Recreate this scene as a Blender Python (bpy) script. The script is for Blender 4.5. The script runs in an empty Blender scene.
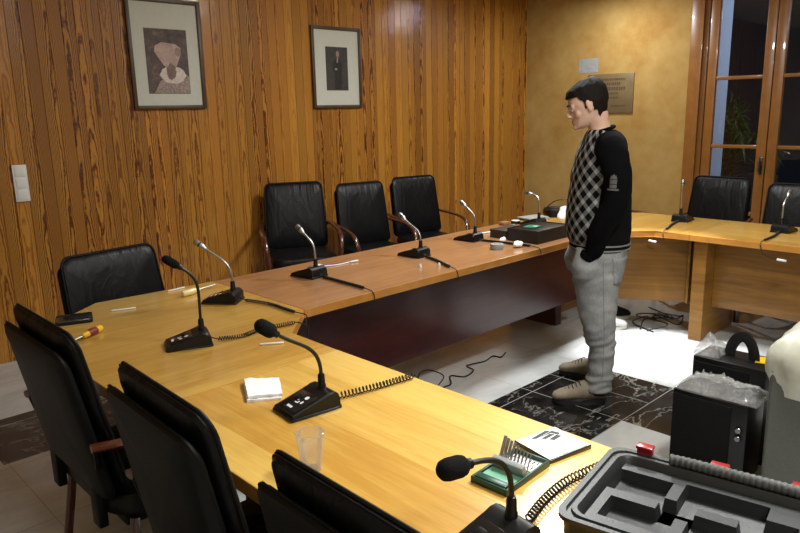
import bpy, bmesh, math, random
from mathutils import Vector, Matrix, noise
from mathutils.bvhtree import BVHTree
PI = math.pi
random.seed(7)
scene = bpy.context.scene
COL = scene.collection
T = 0.74            # table top height
WY = 5.05           # wood panelled wall plane
WX = 6.98           # plaster wall plane

# ------------------------------------------------------------------ materials
def srgb(r, g, b):
    f = lambda c: (c/255/12.92) if c/255 <= .04045 else ((c/255+.055)/1.055)**2.4
    return (f(r), f(g), f(b), 1)

class NT:
    def __init__(s, name):
        s.m = bpy.data.materials.new(name); s.m.use_nodes = True
        s.t = s.m.node_tree; s.t.nodes.clear()
        s.out = s.n('ShaderNodeOutputMaterial'); s.b = s.n('ShaderNodeBsdfPrincipled')
        s.l(s.b.outputs[0], s.out.inputs[0])
    def n(s, typ, **kw):
        nd = s.t.nodes.new(typ)
        for k, v in kw.items(): setattr(nd, k, v)
        return nd
    def l(s, a, b): s.t.links.new(a, b)
    def setv(s, **kw):
        names = dict(col='Base Color', rough='Roughness', metal='Metallic', coat='Coat Weight', coatr='Coat Roughness', trans='Transmission Weight', ior='IOR', spec='Specular IOR Level', alpha='Alpha', sheen='Sheen Weight')
        for k, v in kw.items(): s.b.inputs[names[k]].default_value = v
        return s
    def math(s, op, a, b=None, c=None):
        nd = s.n('ShaderNodeMath', operation=op)
        for i, v in enumerate((a, b, c)):
            if v is None: continue
            if isinstance(v, (int, float)): nd.inputs[i].default_value = v
            else: s.l(v, nd.inputs[i])
        return nd.outputs[0]
    def obj(s):
        return s.n('ShaderNodeTexCoord').outputs['Object']
    def geo(s):
        return s.n('ShaderNodeNewGeometry').outputs['Position']
    def mapping(s, v, scale=(1, 1, 1), loc=(0, 0, 0), rot=(0, 0, 0)):
        nd = s.n('ShaderNodeMapping'); s.l(v, nd.inputs[0])
        nd.inputs['Scale'].default_value = scale; nd.inputs['Location'].default_value = loc; nd.inputs['Rotation'].default_value = rot
        return nd.outputs[0]
    def noise(s, v, scale=5, detail=4, rough=.55, dist=0):
        nd = s.n('ShaderNodeTexNoise'); s.l(v, nd.inputs['Vector'])
        nd.inputs['Scale'].default_value = scale; nd.inputs['Detail'].default_value = detail
        nd.inputs['Roughness'].default_value = rough; nd.inputs['Distortion'].default_value = dist
        return nd.outputs['Fac']
    def ramp(s, fac, stops):
        nd = s.n('ShaderNodeValToRGB'); s.l(fac, nd.inputs[0])
        e = nd.color_ramp.elements
        while len(e) < len(stops): e.new(.5)
        for i, (p, c) in enumerate(stops): e[i].position = p; e[i].color = c
        return nd.outputs[0]
    def mix(s, fac, a, b, mode='MIX'):
        nd = s.n('ShaderNodeMix', data_type='RGBA', blend_type=mode)
        for sock, v in ((nd.inputs[0], fac), (nd.inputs[6], a), (nd.inputs[7], b)):
            if isinstance(v, (int, float, tuple)): sock.default_value = v
            else: s.l(v, sock)
        return nd.outputs[2]
    def bump(s, h, strength=.2, dist=.01):
        nd = s.n('ShaderNodeBump'); s.l(h, nd.inputs['Height'])
        nd.inputs['Strength'].default_value = strength; nd.inputs['Distance'].default_value = dist
        s.l(nd.outputs[0], s.b.inputs['Normal']); return nd
    def color(s, c): s.l(c, s.b.inputs['Base Color'])
    def sep(s, v):
        nd = s.n('ShaderNodeSeparateXYZ'); s.l(v, nd.inputs[0]); return nd.outputs
    def comb(s, x, y, z):
        nd = s.n('ShaderNodeCombineXYZ')
        for i, v in enumerate((x, y, z)):
            if isinstance(v, (int, float)): nd.inputs[i].default_value = v
            else: s.l(v, nd.inputs[i])
        return nd.outputs[0]

def plain(name, col, rough=.5, metal=0, noise_amt=.12, nscale=30, bump=0, **kw):
    t = NT(name); t.setv(rough=rough, metal=metal, **kw)
    v = t.noise(t.obj(), nscale, 3)
    lo = tuple(c*(1-noise_amt) for c in col[:3])+(1,); hi = tuple(min(1, c*(1+noise_amt)) for c in col[:3])+(1,)
    t.color(t.ramp(v, [(.3, lo), (.7, hi)]))
    if bump: t.bump(v, bump, .004)
    return t.m

def mat_wall_wood():
    t = NT('pine_boards'); t.setv(rough=.42, coat=.4, coatr=.06, spec=.3)
    p = t.sep(t.geo())
    u = t.math('DIVIDE', p[0], .085)
    cell = t.math('FLOOR', u)
    wn = t.n('ShaderNodeTexWhiteNoise', noise_dimensions='1D'); t.l(cell, wn.inputs['W'])
    rnd = t.sep(wn.outputs['Color'])
    xl = t.math('SUBTRACT', t.math('FRACT', u), t.math('SUBTRACT', t.math('MULTIPLY', rnd[0], 1.5), .25))
    # growth rings cut by the board: a tapering trunk whose heart wanders
    zz = t.math('ADD', p[2], t.math('MULTIPLY', rnd[1], 40))
    wander = t.noise(t.comb(t.math('MULTIPLY', xl, .5), t.math('MULTIPLY', cell, 3.7), t.math('MULTIPLY', zz, 1.6)), 1.0, 3, .55)
    wob = t.noise(t.comb(t.math('MULTIPLY', xl, 3.2), t.math('MULTIPLY', cell, 1.3), t.math('MULTIPLY', zz, 16)), 1.0, 4, .65)
    dd = t.math('ADD', t.math('MULTIPLY', t.math('MULTIPLY', xl, xl), 2.4), t.math('MULTIPLY', wander, 1.5))
    dd = t.math('ADD', dd, t.math('ADD', t.math('MULTIPLY', zz, .42), t.math('MULTIPLY', wob, .34)))
    ring = t.math('ADD', t.math('MULTIPLY', t.math('SINE', t.math('MULTIPLY', dd, 21.0)), .5), .5)
    grain = t.math('POWER', ring, 1.7)
    amt = t.math('ADD', t.math('MULTIPLY', t.math('POWER', rnd[2], 1.0), .9), .2)
    fac = t.math('MULTIPLY', grain, amt)
    c = t.ramp(fac, [(0, srgb(184, 128, 48)), (.3, srgb(164, 108, 38)), (.8, srgb(92, 42, 14))])
    tone = t.math('ADD', t.math('MULTIPLY', rnd[1], .4), .8)
    cv = t.comb(tone, t.math('MULTIPLY', tone, t.math('ADD', t.math('MULTIPLY', rnd[0], .1), .93)), tone)
    c = t.mix(1.0, c, cv, 'MULTIPLY')
    fine = t.noise(t.comb(t.math('MULTIPLY', p[0], 260), 0, t.math('MULTIPLY', p[2], 7)), 1, 3)
    c = t.mix(.35, c, t.ramp(fine, [(.3, (.55, .5, .45, 1)), (.7, (1, 1, 1, 1))]), 'MULTIPLY')
    t.color(c)
    t.bump(t.math('ADD', t.math('MULTIPLY', fine, .3), t.math('MULTIPLY', grain, -.4)), .12, .003)
    # the planed varnish carries fine cross ripples, so lamp glints run up and down the boards
    rip = t.noise(t.comb(t.math('MULTIPLY', p[0], 3), cell, t.math('MULTIPLY', p[2], 230)), 1, 2)
    cb = t.n('ShaderNodeBump'); t.l(rip, cb.inputs['Height']); cb.inputs['Strength'].default_value = 1; cb.inputs['Distance'].default_value = .0007
    t.l(cb.outputs[0], t.b.inputs['Coat Normal'])
    return t.m

def mat_veneer(name, light, dark, along='Y', leaf=.22, rough=.25, coat=.6, contrast=.5, coatr=.1):
    t = NT(name); t.setv(rough=rough, coat=coat, coatr=coatr, spec=.4)
    p = t.sep(t.geo())
    a, b = (p[1], p[0]) if along == 'Y' else (p[0], p[1])
    if along == 'H': a, b = t.math('ADD', p[0], p[1]), p[2]
    cell = t.math('FLOOR', t.math('DIVIDE', b, leaf))
    wn = t.n('ShaderNodeTexWhiteNoise', noise_dimensions='1D'); t.l(cell, wn.inputs['W'])
    v = t.comb(t.math('MULTIPLY', a, 2.2), t.math('MULTIPLY', b, 28), t.math('MULTIPLY', cell, 2.3))
    g = t.noise(v, 1.0, 5, .6, .6)
    g2 = t.noise(t.comb(t.math('MULTIPLY', a, 9), t.math('MULTIPLY', b, 130), p[2]), 1, 3)
    blot = t.noise(t.geo(), 3.0, 3)
    f = t.math('ADD', t.math('MULTIPLY', g, .6), t.math('ADD', t.math('MULTIPLY', g2, .25), t.math('MULTIPLY', blot, .2)))
    f = t.math('ADD', f, t.math('MULTIPLY', t.math('SUBTRACT', wn.outputs['Value'], .5), .28*contrast))
    t.color(t.ramp(f, [(.32, dark), (.72, light)]))
    t.bump(g2, .05, .001)
    return t.m

def mat_plaster():
    t = NT('ochre_plaster'); t.setv(rough=.8, spec=.25)
    g = t.geo()
    a = t.noise(g, 1.6, 6, .62, .4); b = t.noise(g, 9, 4, .6)
    c = t.ramp(t.math('ADD', t.math('MULTIPLY', a, .7), t.math('MULTIPLY', b, .3)), [(.33, srgb(158, 116, 54)), (.5, srgb(172, 137, 76)), (.68, srgb(184, 152, 92))])
    t.color(c); t.bump(b, .25, .006); return t.m

def mat_marble_black():
    t = NT('black_marble'); t.setv(rough=.16, spec=.35)
    g = t.geo()
    w = t.noise(g, 3.0, 5, .65, .8)
    def vein(off, sc, width):
        v = t.noise(t.mapping(g, (1, 1.8, 1), off, (0, 0, .5)), sc, 5, .6, .35)
        d = t.math('ABSOLUTE', t.math('SUBTRACT', v, .5))
        return t.math('SUBTRACT', 1, t.math('SMOOTHSTEP' if False else 'MINIMUM', t.math('DIVIDE', d, width), 1))
    v1 = t.math('MULTIPLY', vein((0, 0, 0), 1.3, .008), t.math('MULTIPLY', t.math('POWER', w, 2.2), 1.6))
    v2 = t.math('MULTIPLY', vein((4, 2, 1), 2.6, .006), t.math('POWER', t.noise(g, 4, 2), 2.4))
    f = t.math('MAXIMUM', v1, v2)
    base = t.ramp(t.noise(g, 7, 5, .7), [(.4, (.005, .005, .005, 1)), (.75, (.026, .027, .026, 1))])
    t.color(t.mix(f, base, (.62, .6, .55, 1))); return t.m

def mat_marble_white():
    t = NT('pale_marble'); t.setv(rough=.22, coat=.2, coatr=.08)
    g = t.geo()
    f = t.noise(t.mapping(g, (1, 2.2, 1), (0, 0, 0), (0, 0, .3)), 1.8, 6, .65, 1.0)
    c = t.ramp(f, [(.3, srgb(176, 178, 178)), (.55, srgb(200, 203, 204)), (.75, srgb(210, 213, 214))])
    p = t.sep(g)
    gx = t.math('ABSOLUTE', t.math('SUBTRACT', t.math('FRACT', t.math('DIVIDE', t.math('SUBTRACT', p[0], .15), .6)), .5))
    gy = t.math('ABSOLUTE', t.math('SUBTRACT', t.math('FRACT', t.math('DIVIDE', t.math('SUBTRACT', p[1], .45), .6)), .5))
    j = t.math('GREATER_THAN', t.math('MAXIMUM', gx, gy), .4965)
    t.color(t.mix(t.math('MULTIPLY', j, .6), c, (.25, .24, .22, 1))); return t.m

def mat_leather():
    t = NT('black_leather'); t.setv(rough=.4, spec=.24)
    o = t.obj()
    w = t.noise(t.mapping(o, (4, 7, 2.2)), 1.3, 4, .55, 1.0)
    g = t.noise(o, 240, 2)
    t.color(t.ramp(w, [(.3, (.0022, .0022, .0026, 1)), (.75, (.0052, .0052, .006, 1))]))
    t.bump(t.math('ADD', w, t.math('MULTIPLY', g, .06)), .45, .02); return t.m

def mat_sweater():
    t = NT('check_knit'); t.setv(rough=.92, spec=.1)
    o = t.obj(); p = t.sep(o)
    ang = t.math('ARCTAN2', p[1], t.math('ADD', p[0], .05))
    u = t.math('MULTIPLY', ang, .17)
    pa = .062
    def line(sgn, w):
        q = t.math('ADD', u, t.math('MULTIPLY', p[2], .78*sgn))
        q = t.math('FRACT', t.math('ADD', t.math('DIVIDE', q, pa), 20.0))
        return t.math('LESS_THAN', t.math('ABSOLUTE', t.math('SUBTRACT', q, .5)), w)
    f = t.math('ADD', line(1, .2), line(-1, .2))
    front = t.math('GREATER_THAN', p[0], t.math('ADD', t.math('MULTIPLY', t.math('SUBTRACT', 1.3, p[2]), .12), -.035))
    f = t.math('MULTIPLY', f, front)
    k = t.noise(o, 260, 2)
    c = t.ramp(t.math('MULTIPLY', f, .5), [(0, (.0045, .0045, .005, 1)), (.5, (.14, .14, .135, 1)), (1, (.36, .36, .35, 1))])
    t.color(t.mix(.3, c, t.ramp(k, [(.35, (.5, .5, .5, 1)), (.65, (1, 1, 1, 1))]), 'MULTIPLY'))
    t.bump(k, .3, .003); return t.m

def mat_denim():
    t = NT('grey_denim'); t.setv(rough=.9, spec=.1)
    o = t.obj()
    a = t.noise(o, 6, 4, .6); b = t.noise(t.mapping(o, (220, 220, 60)), 1, 2)
    c = t.ramp(t.math('ADD', t.math('MULTIPLY', a, .7), t.math('MULTIPLY', b, .3)), [(.32, srgb(108, 110, 112)), (.68, srgb(164, 165, 164))])
    t.color(c); t.bump(b, .2, .002); return t.m

def mat_glass(name='window_glass', fres=.9, tint=(1, 1, 1, 1), rough=.0, base=.02, haze=0):
    t = NT(name); t.t.nodes.remove(t.b)
    tr = t.n('ShaderNodeBsdfTransparent'); tr.inputs[0].default_value = tint
    gl = t.n('ShaderNodeBsdfGlossy'); gl.inputs['Roughness'].default_value = rough
    fr = t.n('ShaderNodeFresnel'); fr.inputs[0].default_value = 1.45
    mx = t.n('ShaderNodeMixShader')
    t.l(t.math('ADD', t.math('MULTIPLY', fr.outputs[0], fres), base), mx.inputs[0]); t.l(tr.outputs[0], mx.inputs[1]); t.l(gl.outputs[0], mx.inputs[2])
    res = mx.outputs[0]
    if haze:
        df = t.n('ShaderNodeBsdfTranslucent'); df.inputs[0].default_value = (.85, .85, .85, 1); d2 = t.n('ShaderNodeBsdfDiffuse'); d2.inputs[0].default_value = (.85, .85, .85, 1)
        m2 = t.n('ShaderNodeMixShader'); t.l(df.outputs[0], m2.inputs[1]); t.l(d2.outputs[0], m2.inputs[2])
        m3 = t.n('ShaderNodeMixShader'); m3.inputs[0].default_value = haze; t.l(res, m3.inputs[1]); t.l(m2.outputs[0], m3.inputs[2]); res = m3.outputs[0]
    t.l(res, t.out.inputs[0]); return t.m

def mat_film():
    t = NT('clear_wrap'); t.t.nodes.remove(t.b)
    tr = t.n('ShaderNodeBsdfTransparent'); tr.inputs[0].default_value = (.93, .93, .93, 1)
    gl = t.n('ShaderNodeBsdfGlossy'); gl.inputs['Roughness'].default_value = .12
    df = t.n('ShaderNodeBsdfDiffuse'); df.inputs[0].default_value = (.75, .75, .74, 1)
    v = t.n('ShaderNodeTexVoronoi'); t.l(t.obj(), v.inputs['Vector']); v.inputs['Scale'].default_value = 34
    nz = t.noise(t.obj(), 16, 4, .7, 1.0)
    h = t.math('ADD', nz, t.math('MULTIPLY', v.outputs['Distance'], .5))
    bp = t.n('ShaderNodeBump'); t.l(h, bp.inputs['Height']); bp.inputs['Strength'].default_value = 1; bp.inputs['Distance'].default_value = .03
    t.l(bp.outputs[0], gl.inputs['Normal'])
    m1 = t.n('ShaderNodeMixShader'); m1.inputs[0].default_value = .4; t.l(df.outputs[0], m1.inputs[1]); t.l(gl.outputs[0], m1.inputs[2])
    m2 = t.n('ShaderNodeMixShader'); t.l(t.math('ADD', t.math('MULTIPLY', nz, .55), .06), m2.inputs[0]); t.l(tr.outputs[0], m2.inputs[1]); t.l(m1.outputs[0], m2.inputs[2])
    t.l(m2.outputs[0], t.out.inputs[0]); return t.m

def mat_print(name, stops, scale):
    t = NT(name); t.setv(rough=.6)
    t.color(t.ramp(t.noise(t.obj(), scale, 6, .7, .5), stops)); return t.m

def mat_skin():
    t = NT('skin'); t.setv(rough=.5, spec=.35)
    t.b.inputs['Subsurface Weight'].default_value = .08; t.b.inputs['Subsurface Radius'].default_value = (.01, .004, .002)
    o = t.obj(); p = t.sep(o)
    n = t.noise(o, 18, 4)
    c = t.ramp(n, [(.3, srgb(206, 164, 142)), (.7, srgb(222, 184, 162))])
    t.color(c); return t.m

M = dict(
    wall=mat_wall_wood(), plaster=mat_plaster(), mblack=mat_marble_black(), mwhite=mat_marble_white(),
    ceiling=plain('ceiling_paint', (.8, .78, .72, 1), .9, noise_amt=.03),
    cream=plain('cream_paint', (.62, .5, .33, 1), .85, noise_amt=.06),
    topY=mat_veneer('honey_veneer_along', srgb(224, 184, 96), srgb(190, 140, 58), 'Y', .225, .28, .55, contrast=1.1),
    topX=mat_veneer('russet_veneer', srgb(188, 140, 98), srgb(146, 98, 62), 'X', .26, .28, .6),
    topC=mat_veneer('honey_veneer_corner', srgb(214, 172, 86), srgb(174, 126, 50), 'X', .5, .28, .55),
    edge=plain('lipping_wood', srgb(190, 128, 54), .35, nscale=12, coat=.4),
    mahog=mat_veneer('dark_mahogany', srgb(70, 22, 20), srgb(42, 10, 10), 'H', .6, .3, .4, coatr=.2),
    oakp=mat_veneer('golden_panel', srgb(150, 106, 42), srgb(102, 66, 24), 'H', .4, .35, .35),
    leather=mat_leather(),
    shell=plain('black_vinyl', (.003, .003, .003, 1), .5, nscale=200, bump=.1, spec=.22),
    armw=plain('dark_cherry', srgb(78, 38, 22), .25, nscale=9, coat=.6),
    blackp=plain('black_plastic', (.0045, .0045, .0048, 1), .36, nscale=150, bump=.05, spec=.35),
    gloss=plain('gloss_black', (.006, .006, .007, 1), .15, coat=.3),
    foam=plain('black_foam', (.005, .005, .005, 1), .95, nscale=320, bump=.8, spec=.2),
    rubber=plain('black_rubber', (.007, .007, .007, 1), .45),
    steel=plain('satin_steel', (.42, .42, .43, 1), .38, 1),
    dsteel=plain('dark_steel', (.16, .16, .165, 1), .25, 1),
    mark=plain('white_print', (.75, .75, .75, 1), .6, noise_amt=.02),
    white=plain('white_plastic', (.78, .78, .75, 1), .4, noise_amt=.03),
    paper=plain('white_paper', (.86, .86, .84, 1), .85, noise_amt=.04, bump=.1),
    greyp=plain('grey_paper', (.30, .30, .29, 1), .8),
    card=plain('brown_card', srgb(150, 104, 62), .8),
    yellow=plain('yellow_plastic', srgb(238, 190, 30), .3, noise_amt=.04, coat=.3),
    ivory=plain('pale_yellow_plastic', srgb(240, 222, 160), .3, noise_amt=.04, coat=.3),
    red=plain('red_plastic', srgb(150, 20, 24), .3, noise_amt=.06, coat=.3),
    dred=plain('dark_red_rubber', srgb(120, 30, 30), .55),
    blue=plain('blue_plastic', srgb(40, 60, 130), .4),
    green=plain('dark_green_plastic', srgb(18, 62, 48), .35),
    lgreen=plain('pale_green_plastic', srgb(120, 178, 150), .45),
    greygreen=plain('green_card', srgb(20, 104, 78), .6),
    grey=plain('grey_plastic', srgb(150, 152, 150), .4),
    boxblack=plain('black_board', srgb(30, 32, 34), .55, nscale=60),
    boxbrown=plain('dark_brown_board', srgb(54, 46, 42), .6, nscale=60),
    case=plain('charcoal_case', srgb(42, 44, 44), .38, nscale=220, bump=.15),
    hose=plain('grey_rubber_grip', srgb(78, 79, 76), .6, nscale=90, bump=.3),
    bin=plain('grey_bin_plastic', srgb(88, 90, 84), .55, nscale=160, bump=.1),
    bag=plain('milky_bag', srgb(196, 195, 178), .42, nscale=14, bump=.5),
    film=mat_film(), glass=mat_glass(), cup=mat_glass('clear_cup_plastic', .5, (.99, .99, .985, 1), .08, .02, .12), gauge=mat_glass('clear_tape', .9, (.85, .85, .8, 1), .1, .1),
    frame=plain('dark_frame_wood', srgb(74, 52, 36), .45, nscale=20),
    mat=plain('mount_board', srgb(198, 198, 186), .8, noise_amt=.03),
    pr_dark=mat_print('print_ground', [(.3, srgb(48, 36, 36)), (.55, srgb(86, 68, 62)), (.75, srgb(136, 112, 100))], 14),
    pr_face=mat_print('print_face', [(.3, srgb(150, 122, 112)), (.7, srgb(196, 170, 158))], 14),
    pr_beard=mat_print('print_beard', [(.3, srgb(96, 74, 66)), (.7, srgb(140, 112, 100))], 40),
    pr_ruff=mat_print('print_collar', [(.3, srgb(186, 168, 158)), (.6, srgb(214, 200, 190))], 40),
    pr_coat=mat_print('print_coat', [(.35, srgb(106, 88, 82)), (.6, srgb(168, 148, 138))], 60),
    pr_bg2=mat_print('print_dim_ground', [(.3, srgb(40, 38, 34)), (.7, srgb(66, 62, 56))], 18),
    pr_suit=mat_print('print_dark_suit', [(.3, srgb(24, 20, 18)), (.7, srgb(38, 32, 28))], 20),
    pr_skin2=mat_print('print_pale', [(.3, srgb(128, 108, 92)), (.7, srgb(160, 138, 120))], 20),
    plaque=plain('bronze_plaque', srgb(132, 112, 78), .42, .35, nscale=8),
    engr=plain('engraved_letters', srgb(84, 68, 46), .6),
    sash=plain('sash_pine', srgb(142, 92, 40), .35, nscale=10, coat=.4),
    reveal=plain('blue_white_paint', srgb(176, 190, 214), .8, noise_amt=.05),
    leaf=plain('dark_leaf', srgb(56, 84, 40), .5, noise_amt=.4),
    soil=plain('dark_soil', (.01, .01, .009, 1), .9),
    skin=mat_skin(), hair=plain('dark_brown_hair', (.009, .006, .0045, 1), .7, nscale=200, bump=.6, spec=.15),
    brow=plain('brow_hair', (.02, .013, .01, 1), .8), lips=plain('lip_skin', srgb(176, 112, 98), .5), eye=plain('eye_white', (.6, .58, .55, 1), .2), iris=plain('dark_iris', (.02, .012, .008, 1), .2),
    sweater=mat_sweater(), knit=plain('black_knit', (.0035, .0035, .004, 1), .95, nscale=240, bump=.4, spec=.08),
    stripe=plain('grey_knit_stripe', (.22, .22, .21, 1), .9), emblem=plain('grey_print', (.13, .13, .13, 1), .8),
    denim=mat_denim(), seam=plain('denim_seam', srgb(112, 112, 112), .9),
    suede=plain('taupe_suede', srgb(146, 134, 116), .8, nscale=60, bump=.2), sole=plain('dark_sole', srgb(34, 32, 30), .7),
    sock=plain('black_sock', (.01, .01, .01, 1), .95), lace=plain('grey_lace', srgb(70, 66, 60), .8), wsole=plain('white_rubber', (.72, .72, .68, 1), .5, noise_amt=.04),
)

# ------------------------------------------------------------------ mesh helpers
class MB:
    def __init__(s): s.bm = bmesh.new(); s.mi = 0
    def _tag(s, faces):
        for f in faces: f.material_index = s.mi
    def box(s, c, size, rz=0, bevel=0, seg=2, rot=None):
        r = bmesh.ops.create_cube(s.bm, size=1); vs = r['verts']
        m = Matrix.Translation(c) @ (rot if rot is not None else Matrix.Rotation(rz, 4, 'Z')) @ Matrix.Diagonal((*size, 1))
        bmesh.ops.transform(s.bm, matrix=m, verts=vs)
        fs = list({f for v in vs for f in v.link_faces}); s._tag(fs)
        if bevel:
            es = list({e for v in vs for e in v.link_edges})
            bmesh.ops.bevel(s.bm, geom=es, offset=bevel, segments=seg, profile=.5, affect='EDGES')
        return s
    def loftrings(s, rings, cap=True, closed=False):
        rows = [[s.bm.verts.new(p) for p in r] for r in rings]
        n = len(rows[0]); fs = []
        pairs = list(zip(rows, rows[1:])) + ([(rows[-1], rows[0])] if closed else [])
        for a, b in pairs:
            for i in range(n):
                try: fs.append(s.bm.faces.new((a[i], a[(i+1) % n], b[(i+1) % n], b[i])))
                except ValueError: pass
        if cap and not closed:
            fs.append(s.bm.faces.new(list(reversed(rows[0])))); fs.append(s.bm.faces.new(rows[-1]))
        s._tag(fs); return s
    def tube(s, path, r, seg=8, cap=True, closed=False):
        path = [Vector(p) for p in path]; n = len(path)
        rad = r if isinstance(r, (list, tuple)) else [r]*n
        rings = []; up = None
        for i, p in enumerate(path):
            if closed: t = path[(i+1) % n]-path[i-1]
            else: t = path[min(i+1, n-1)]-path[max(i-1, 0)]
            if t.length < 1e-9: t = Vector((0, 0, 1))
            t.normalize()
            if up is None:
                up = Vector((0, 0, 1)) if abs(t.z) < .9 else Vector((1, 0, 0))
            a = t.cross(up)
            if a.length < 1e-6: a = t.cross(Vector((0, 1, 0)))
            a.normalize(); up = a.cross(t).normalized(); b = up
            rr = rad[i] if isinstance(rad[i], (tuple, list)) else (rad[i], rad[i])
            rings.append([p + a*math.cos(2*PI*k/seg)*rr[0] + b*math.sin(2*PI*k/seg)*rr[1] for k in range(seg)])
        return s.loftrings(rings, cap, closed)
    def lathe(s, prof, seg=24, m=None, cap=True):
        m = m or Matrix.Identity(4)
        rings = [[m @ Vector((max(r, 1e-4)*math.cos(2*PI*k/seg), max(r, 1e-4)*math.sin(2*PI*k/seg), z)) for k in range(seg)] for r, z in prof]
        return s.loftrings(rings, cap)
    def prism(s, poly, z0, z1, m=None, bevel=0, seg=2):
        m = m or Matrix.Identity(4)
        a = [s.bm.verts.new(m @ Vector((x, y, z0))) for x, y in poly]; b = [s.bm.verts.new(m @ Vector((x, y, z1))) for x, y in poly]
        n = len(poly); fs = []
        for i in range(n): fs.append(s.bm.faces.new((a[i], a[(i+1) % n], b[(i+1) % n], b[i])))
        bot = s.bm.faces.new(list(reversed(a))); top = s.bm.faces.new(b); fs += [bot, top]; s._tag(fs)
        if bevel:
            bmesh.ops.bevel(s.bm, geom=list(top.edges)+list(bot.edges), offset=bevel, segments=seg, profile=.5, affect='EDGES')
        return s
    def ball(s, c, r, sc=(1, 1, 1), rot=None, u=20, v=12):
        res = bmesh.ops.create_uvsphere(s.bm, u_segments=u, v_segments=v, radius=r)
        m = Matrix.Translation(c) @ (rot or Matrix.Identity(4)) @ Matrix.Diagonal((*sc, 1))
        bmesh.ops.transform(s.bm, matrix=m, verts=res['verts'])
        s._tag({f for vv in res['verts'] for f in vv.link_faces}); return s
    def build(s, name, mats, parent=None, smooth=35, m=None):
        if m is not None: bmesh.ops.transform(s.bm, matrix=m, verts=s.bm.verts)
        bmesh.ops.recalc_face_normals(s.bm, faces=s.bm.faces)
        me = bpy.data.meshes.new(name); s.bm.to_mesh(me); s.bm.free()
        for mm in (mats if isinstance(mats, (list, tuple)) else [mats]): me.materials.append(mm)
        if smooth:
            for p in me.polygons: p.use_smooth = True
            me.set_sharp_from_angle(angle=math.radians(smooth))
        o = bpy.data.objects.new(name, me); COL.objects.link(o)
        if parent is not None: o.parent = parent
        return o

def thing(name, label, cat, loc=(0, 0, 0), rz=0, group=None, rot=None):
    o = bpy.data.objects.new(name, None); COL.objects.link(o); o.empty_display_size = .1
    o.location = loc; o.rotation_euler = rot or (0, 0, rz)
    return tag(o, label, cat, group)
def tag(o, label, cat, group=None, kind=None):
    if label: o['label'] = label
    if cat: o['category'] = cat
    if group: o['group'] = group
    if kind: o['kind'] = kind
    return o
def struct(o, label=None, cat=None):
    o['kind'] = 'structure'
    if label: o['label'] = label
    if cat: o['category'] = cat
    return o
def copy_tree(o, parent=None):
    c = o.copy(); COL.objects.link(c)
    if parent is not None: c.parent = parent
    for ch in list(o.children): copy_tree(ch, c)
    return c
def local(o_loc, rz, p):
    return Matrix.Rotation(-rz, 3, 'Z') @ (Vector(p)-Vector(o_loc))
def bez(p0, p1, p2, p3, n):
    p0, p1, p2, p3 = map(Vector, (p0, p1, p2, p3))
    return [p0*(1-t)**3+3*p1*t*(1-t)**2+3*p2*t*t*(1-t)+p3*t**3 for t in [i/n for i in range(n+1)]]
def spline(pts, n=8):
    P = [Vector(p) for p in pts]; out = []
    for i in range(len(P)-1):
        a = P[max(i-1, 0)]; b = P[i]; c = P[i+1]; d = P[min(i+2, len(P)-1)]
        for k in range(n):
            t = k/n
            out.append(.5*((2*b)+(c-a)*t+(2*a-5*b+4*c-d)*t*t+(3*b-a-3*c+d)*t**3))
    out.append(P[-1]); return out
def resample(path, step):
    out = [path[0].copy()]; acc = 0
    for a, b in zip(path, path[1:]):
        L = (b-a).length
        while acc+L >= step:
            a = a+(b-a)*((step-acc)/max(L, 1e-9)); out.append(a.copy()); L = (b-a).length; acc = 0
        acc += L
    out.append(path[-1].copy()); return out
def rounded_rect(w, h, r, n=6):
    out = []
    for cx, cy, a0 in ((w/2-r, h/2-r, 0), (-w/2+r, h/2-r, PI/2), (-w/2+r, -h/2+r, PI), (w/2-r, -h/2+r, 1.5*PI)):
        for i in range(n+1):
            a = a0+PI/2*i/n; out.append((cx+r*math.cos(a), cy+r*math.sin(a)))
    return out

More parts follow.
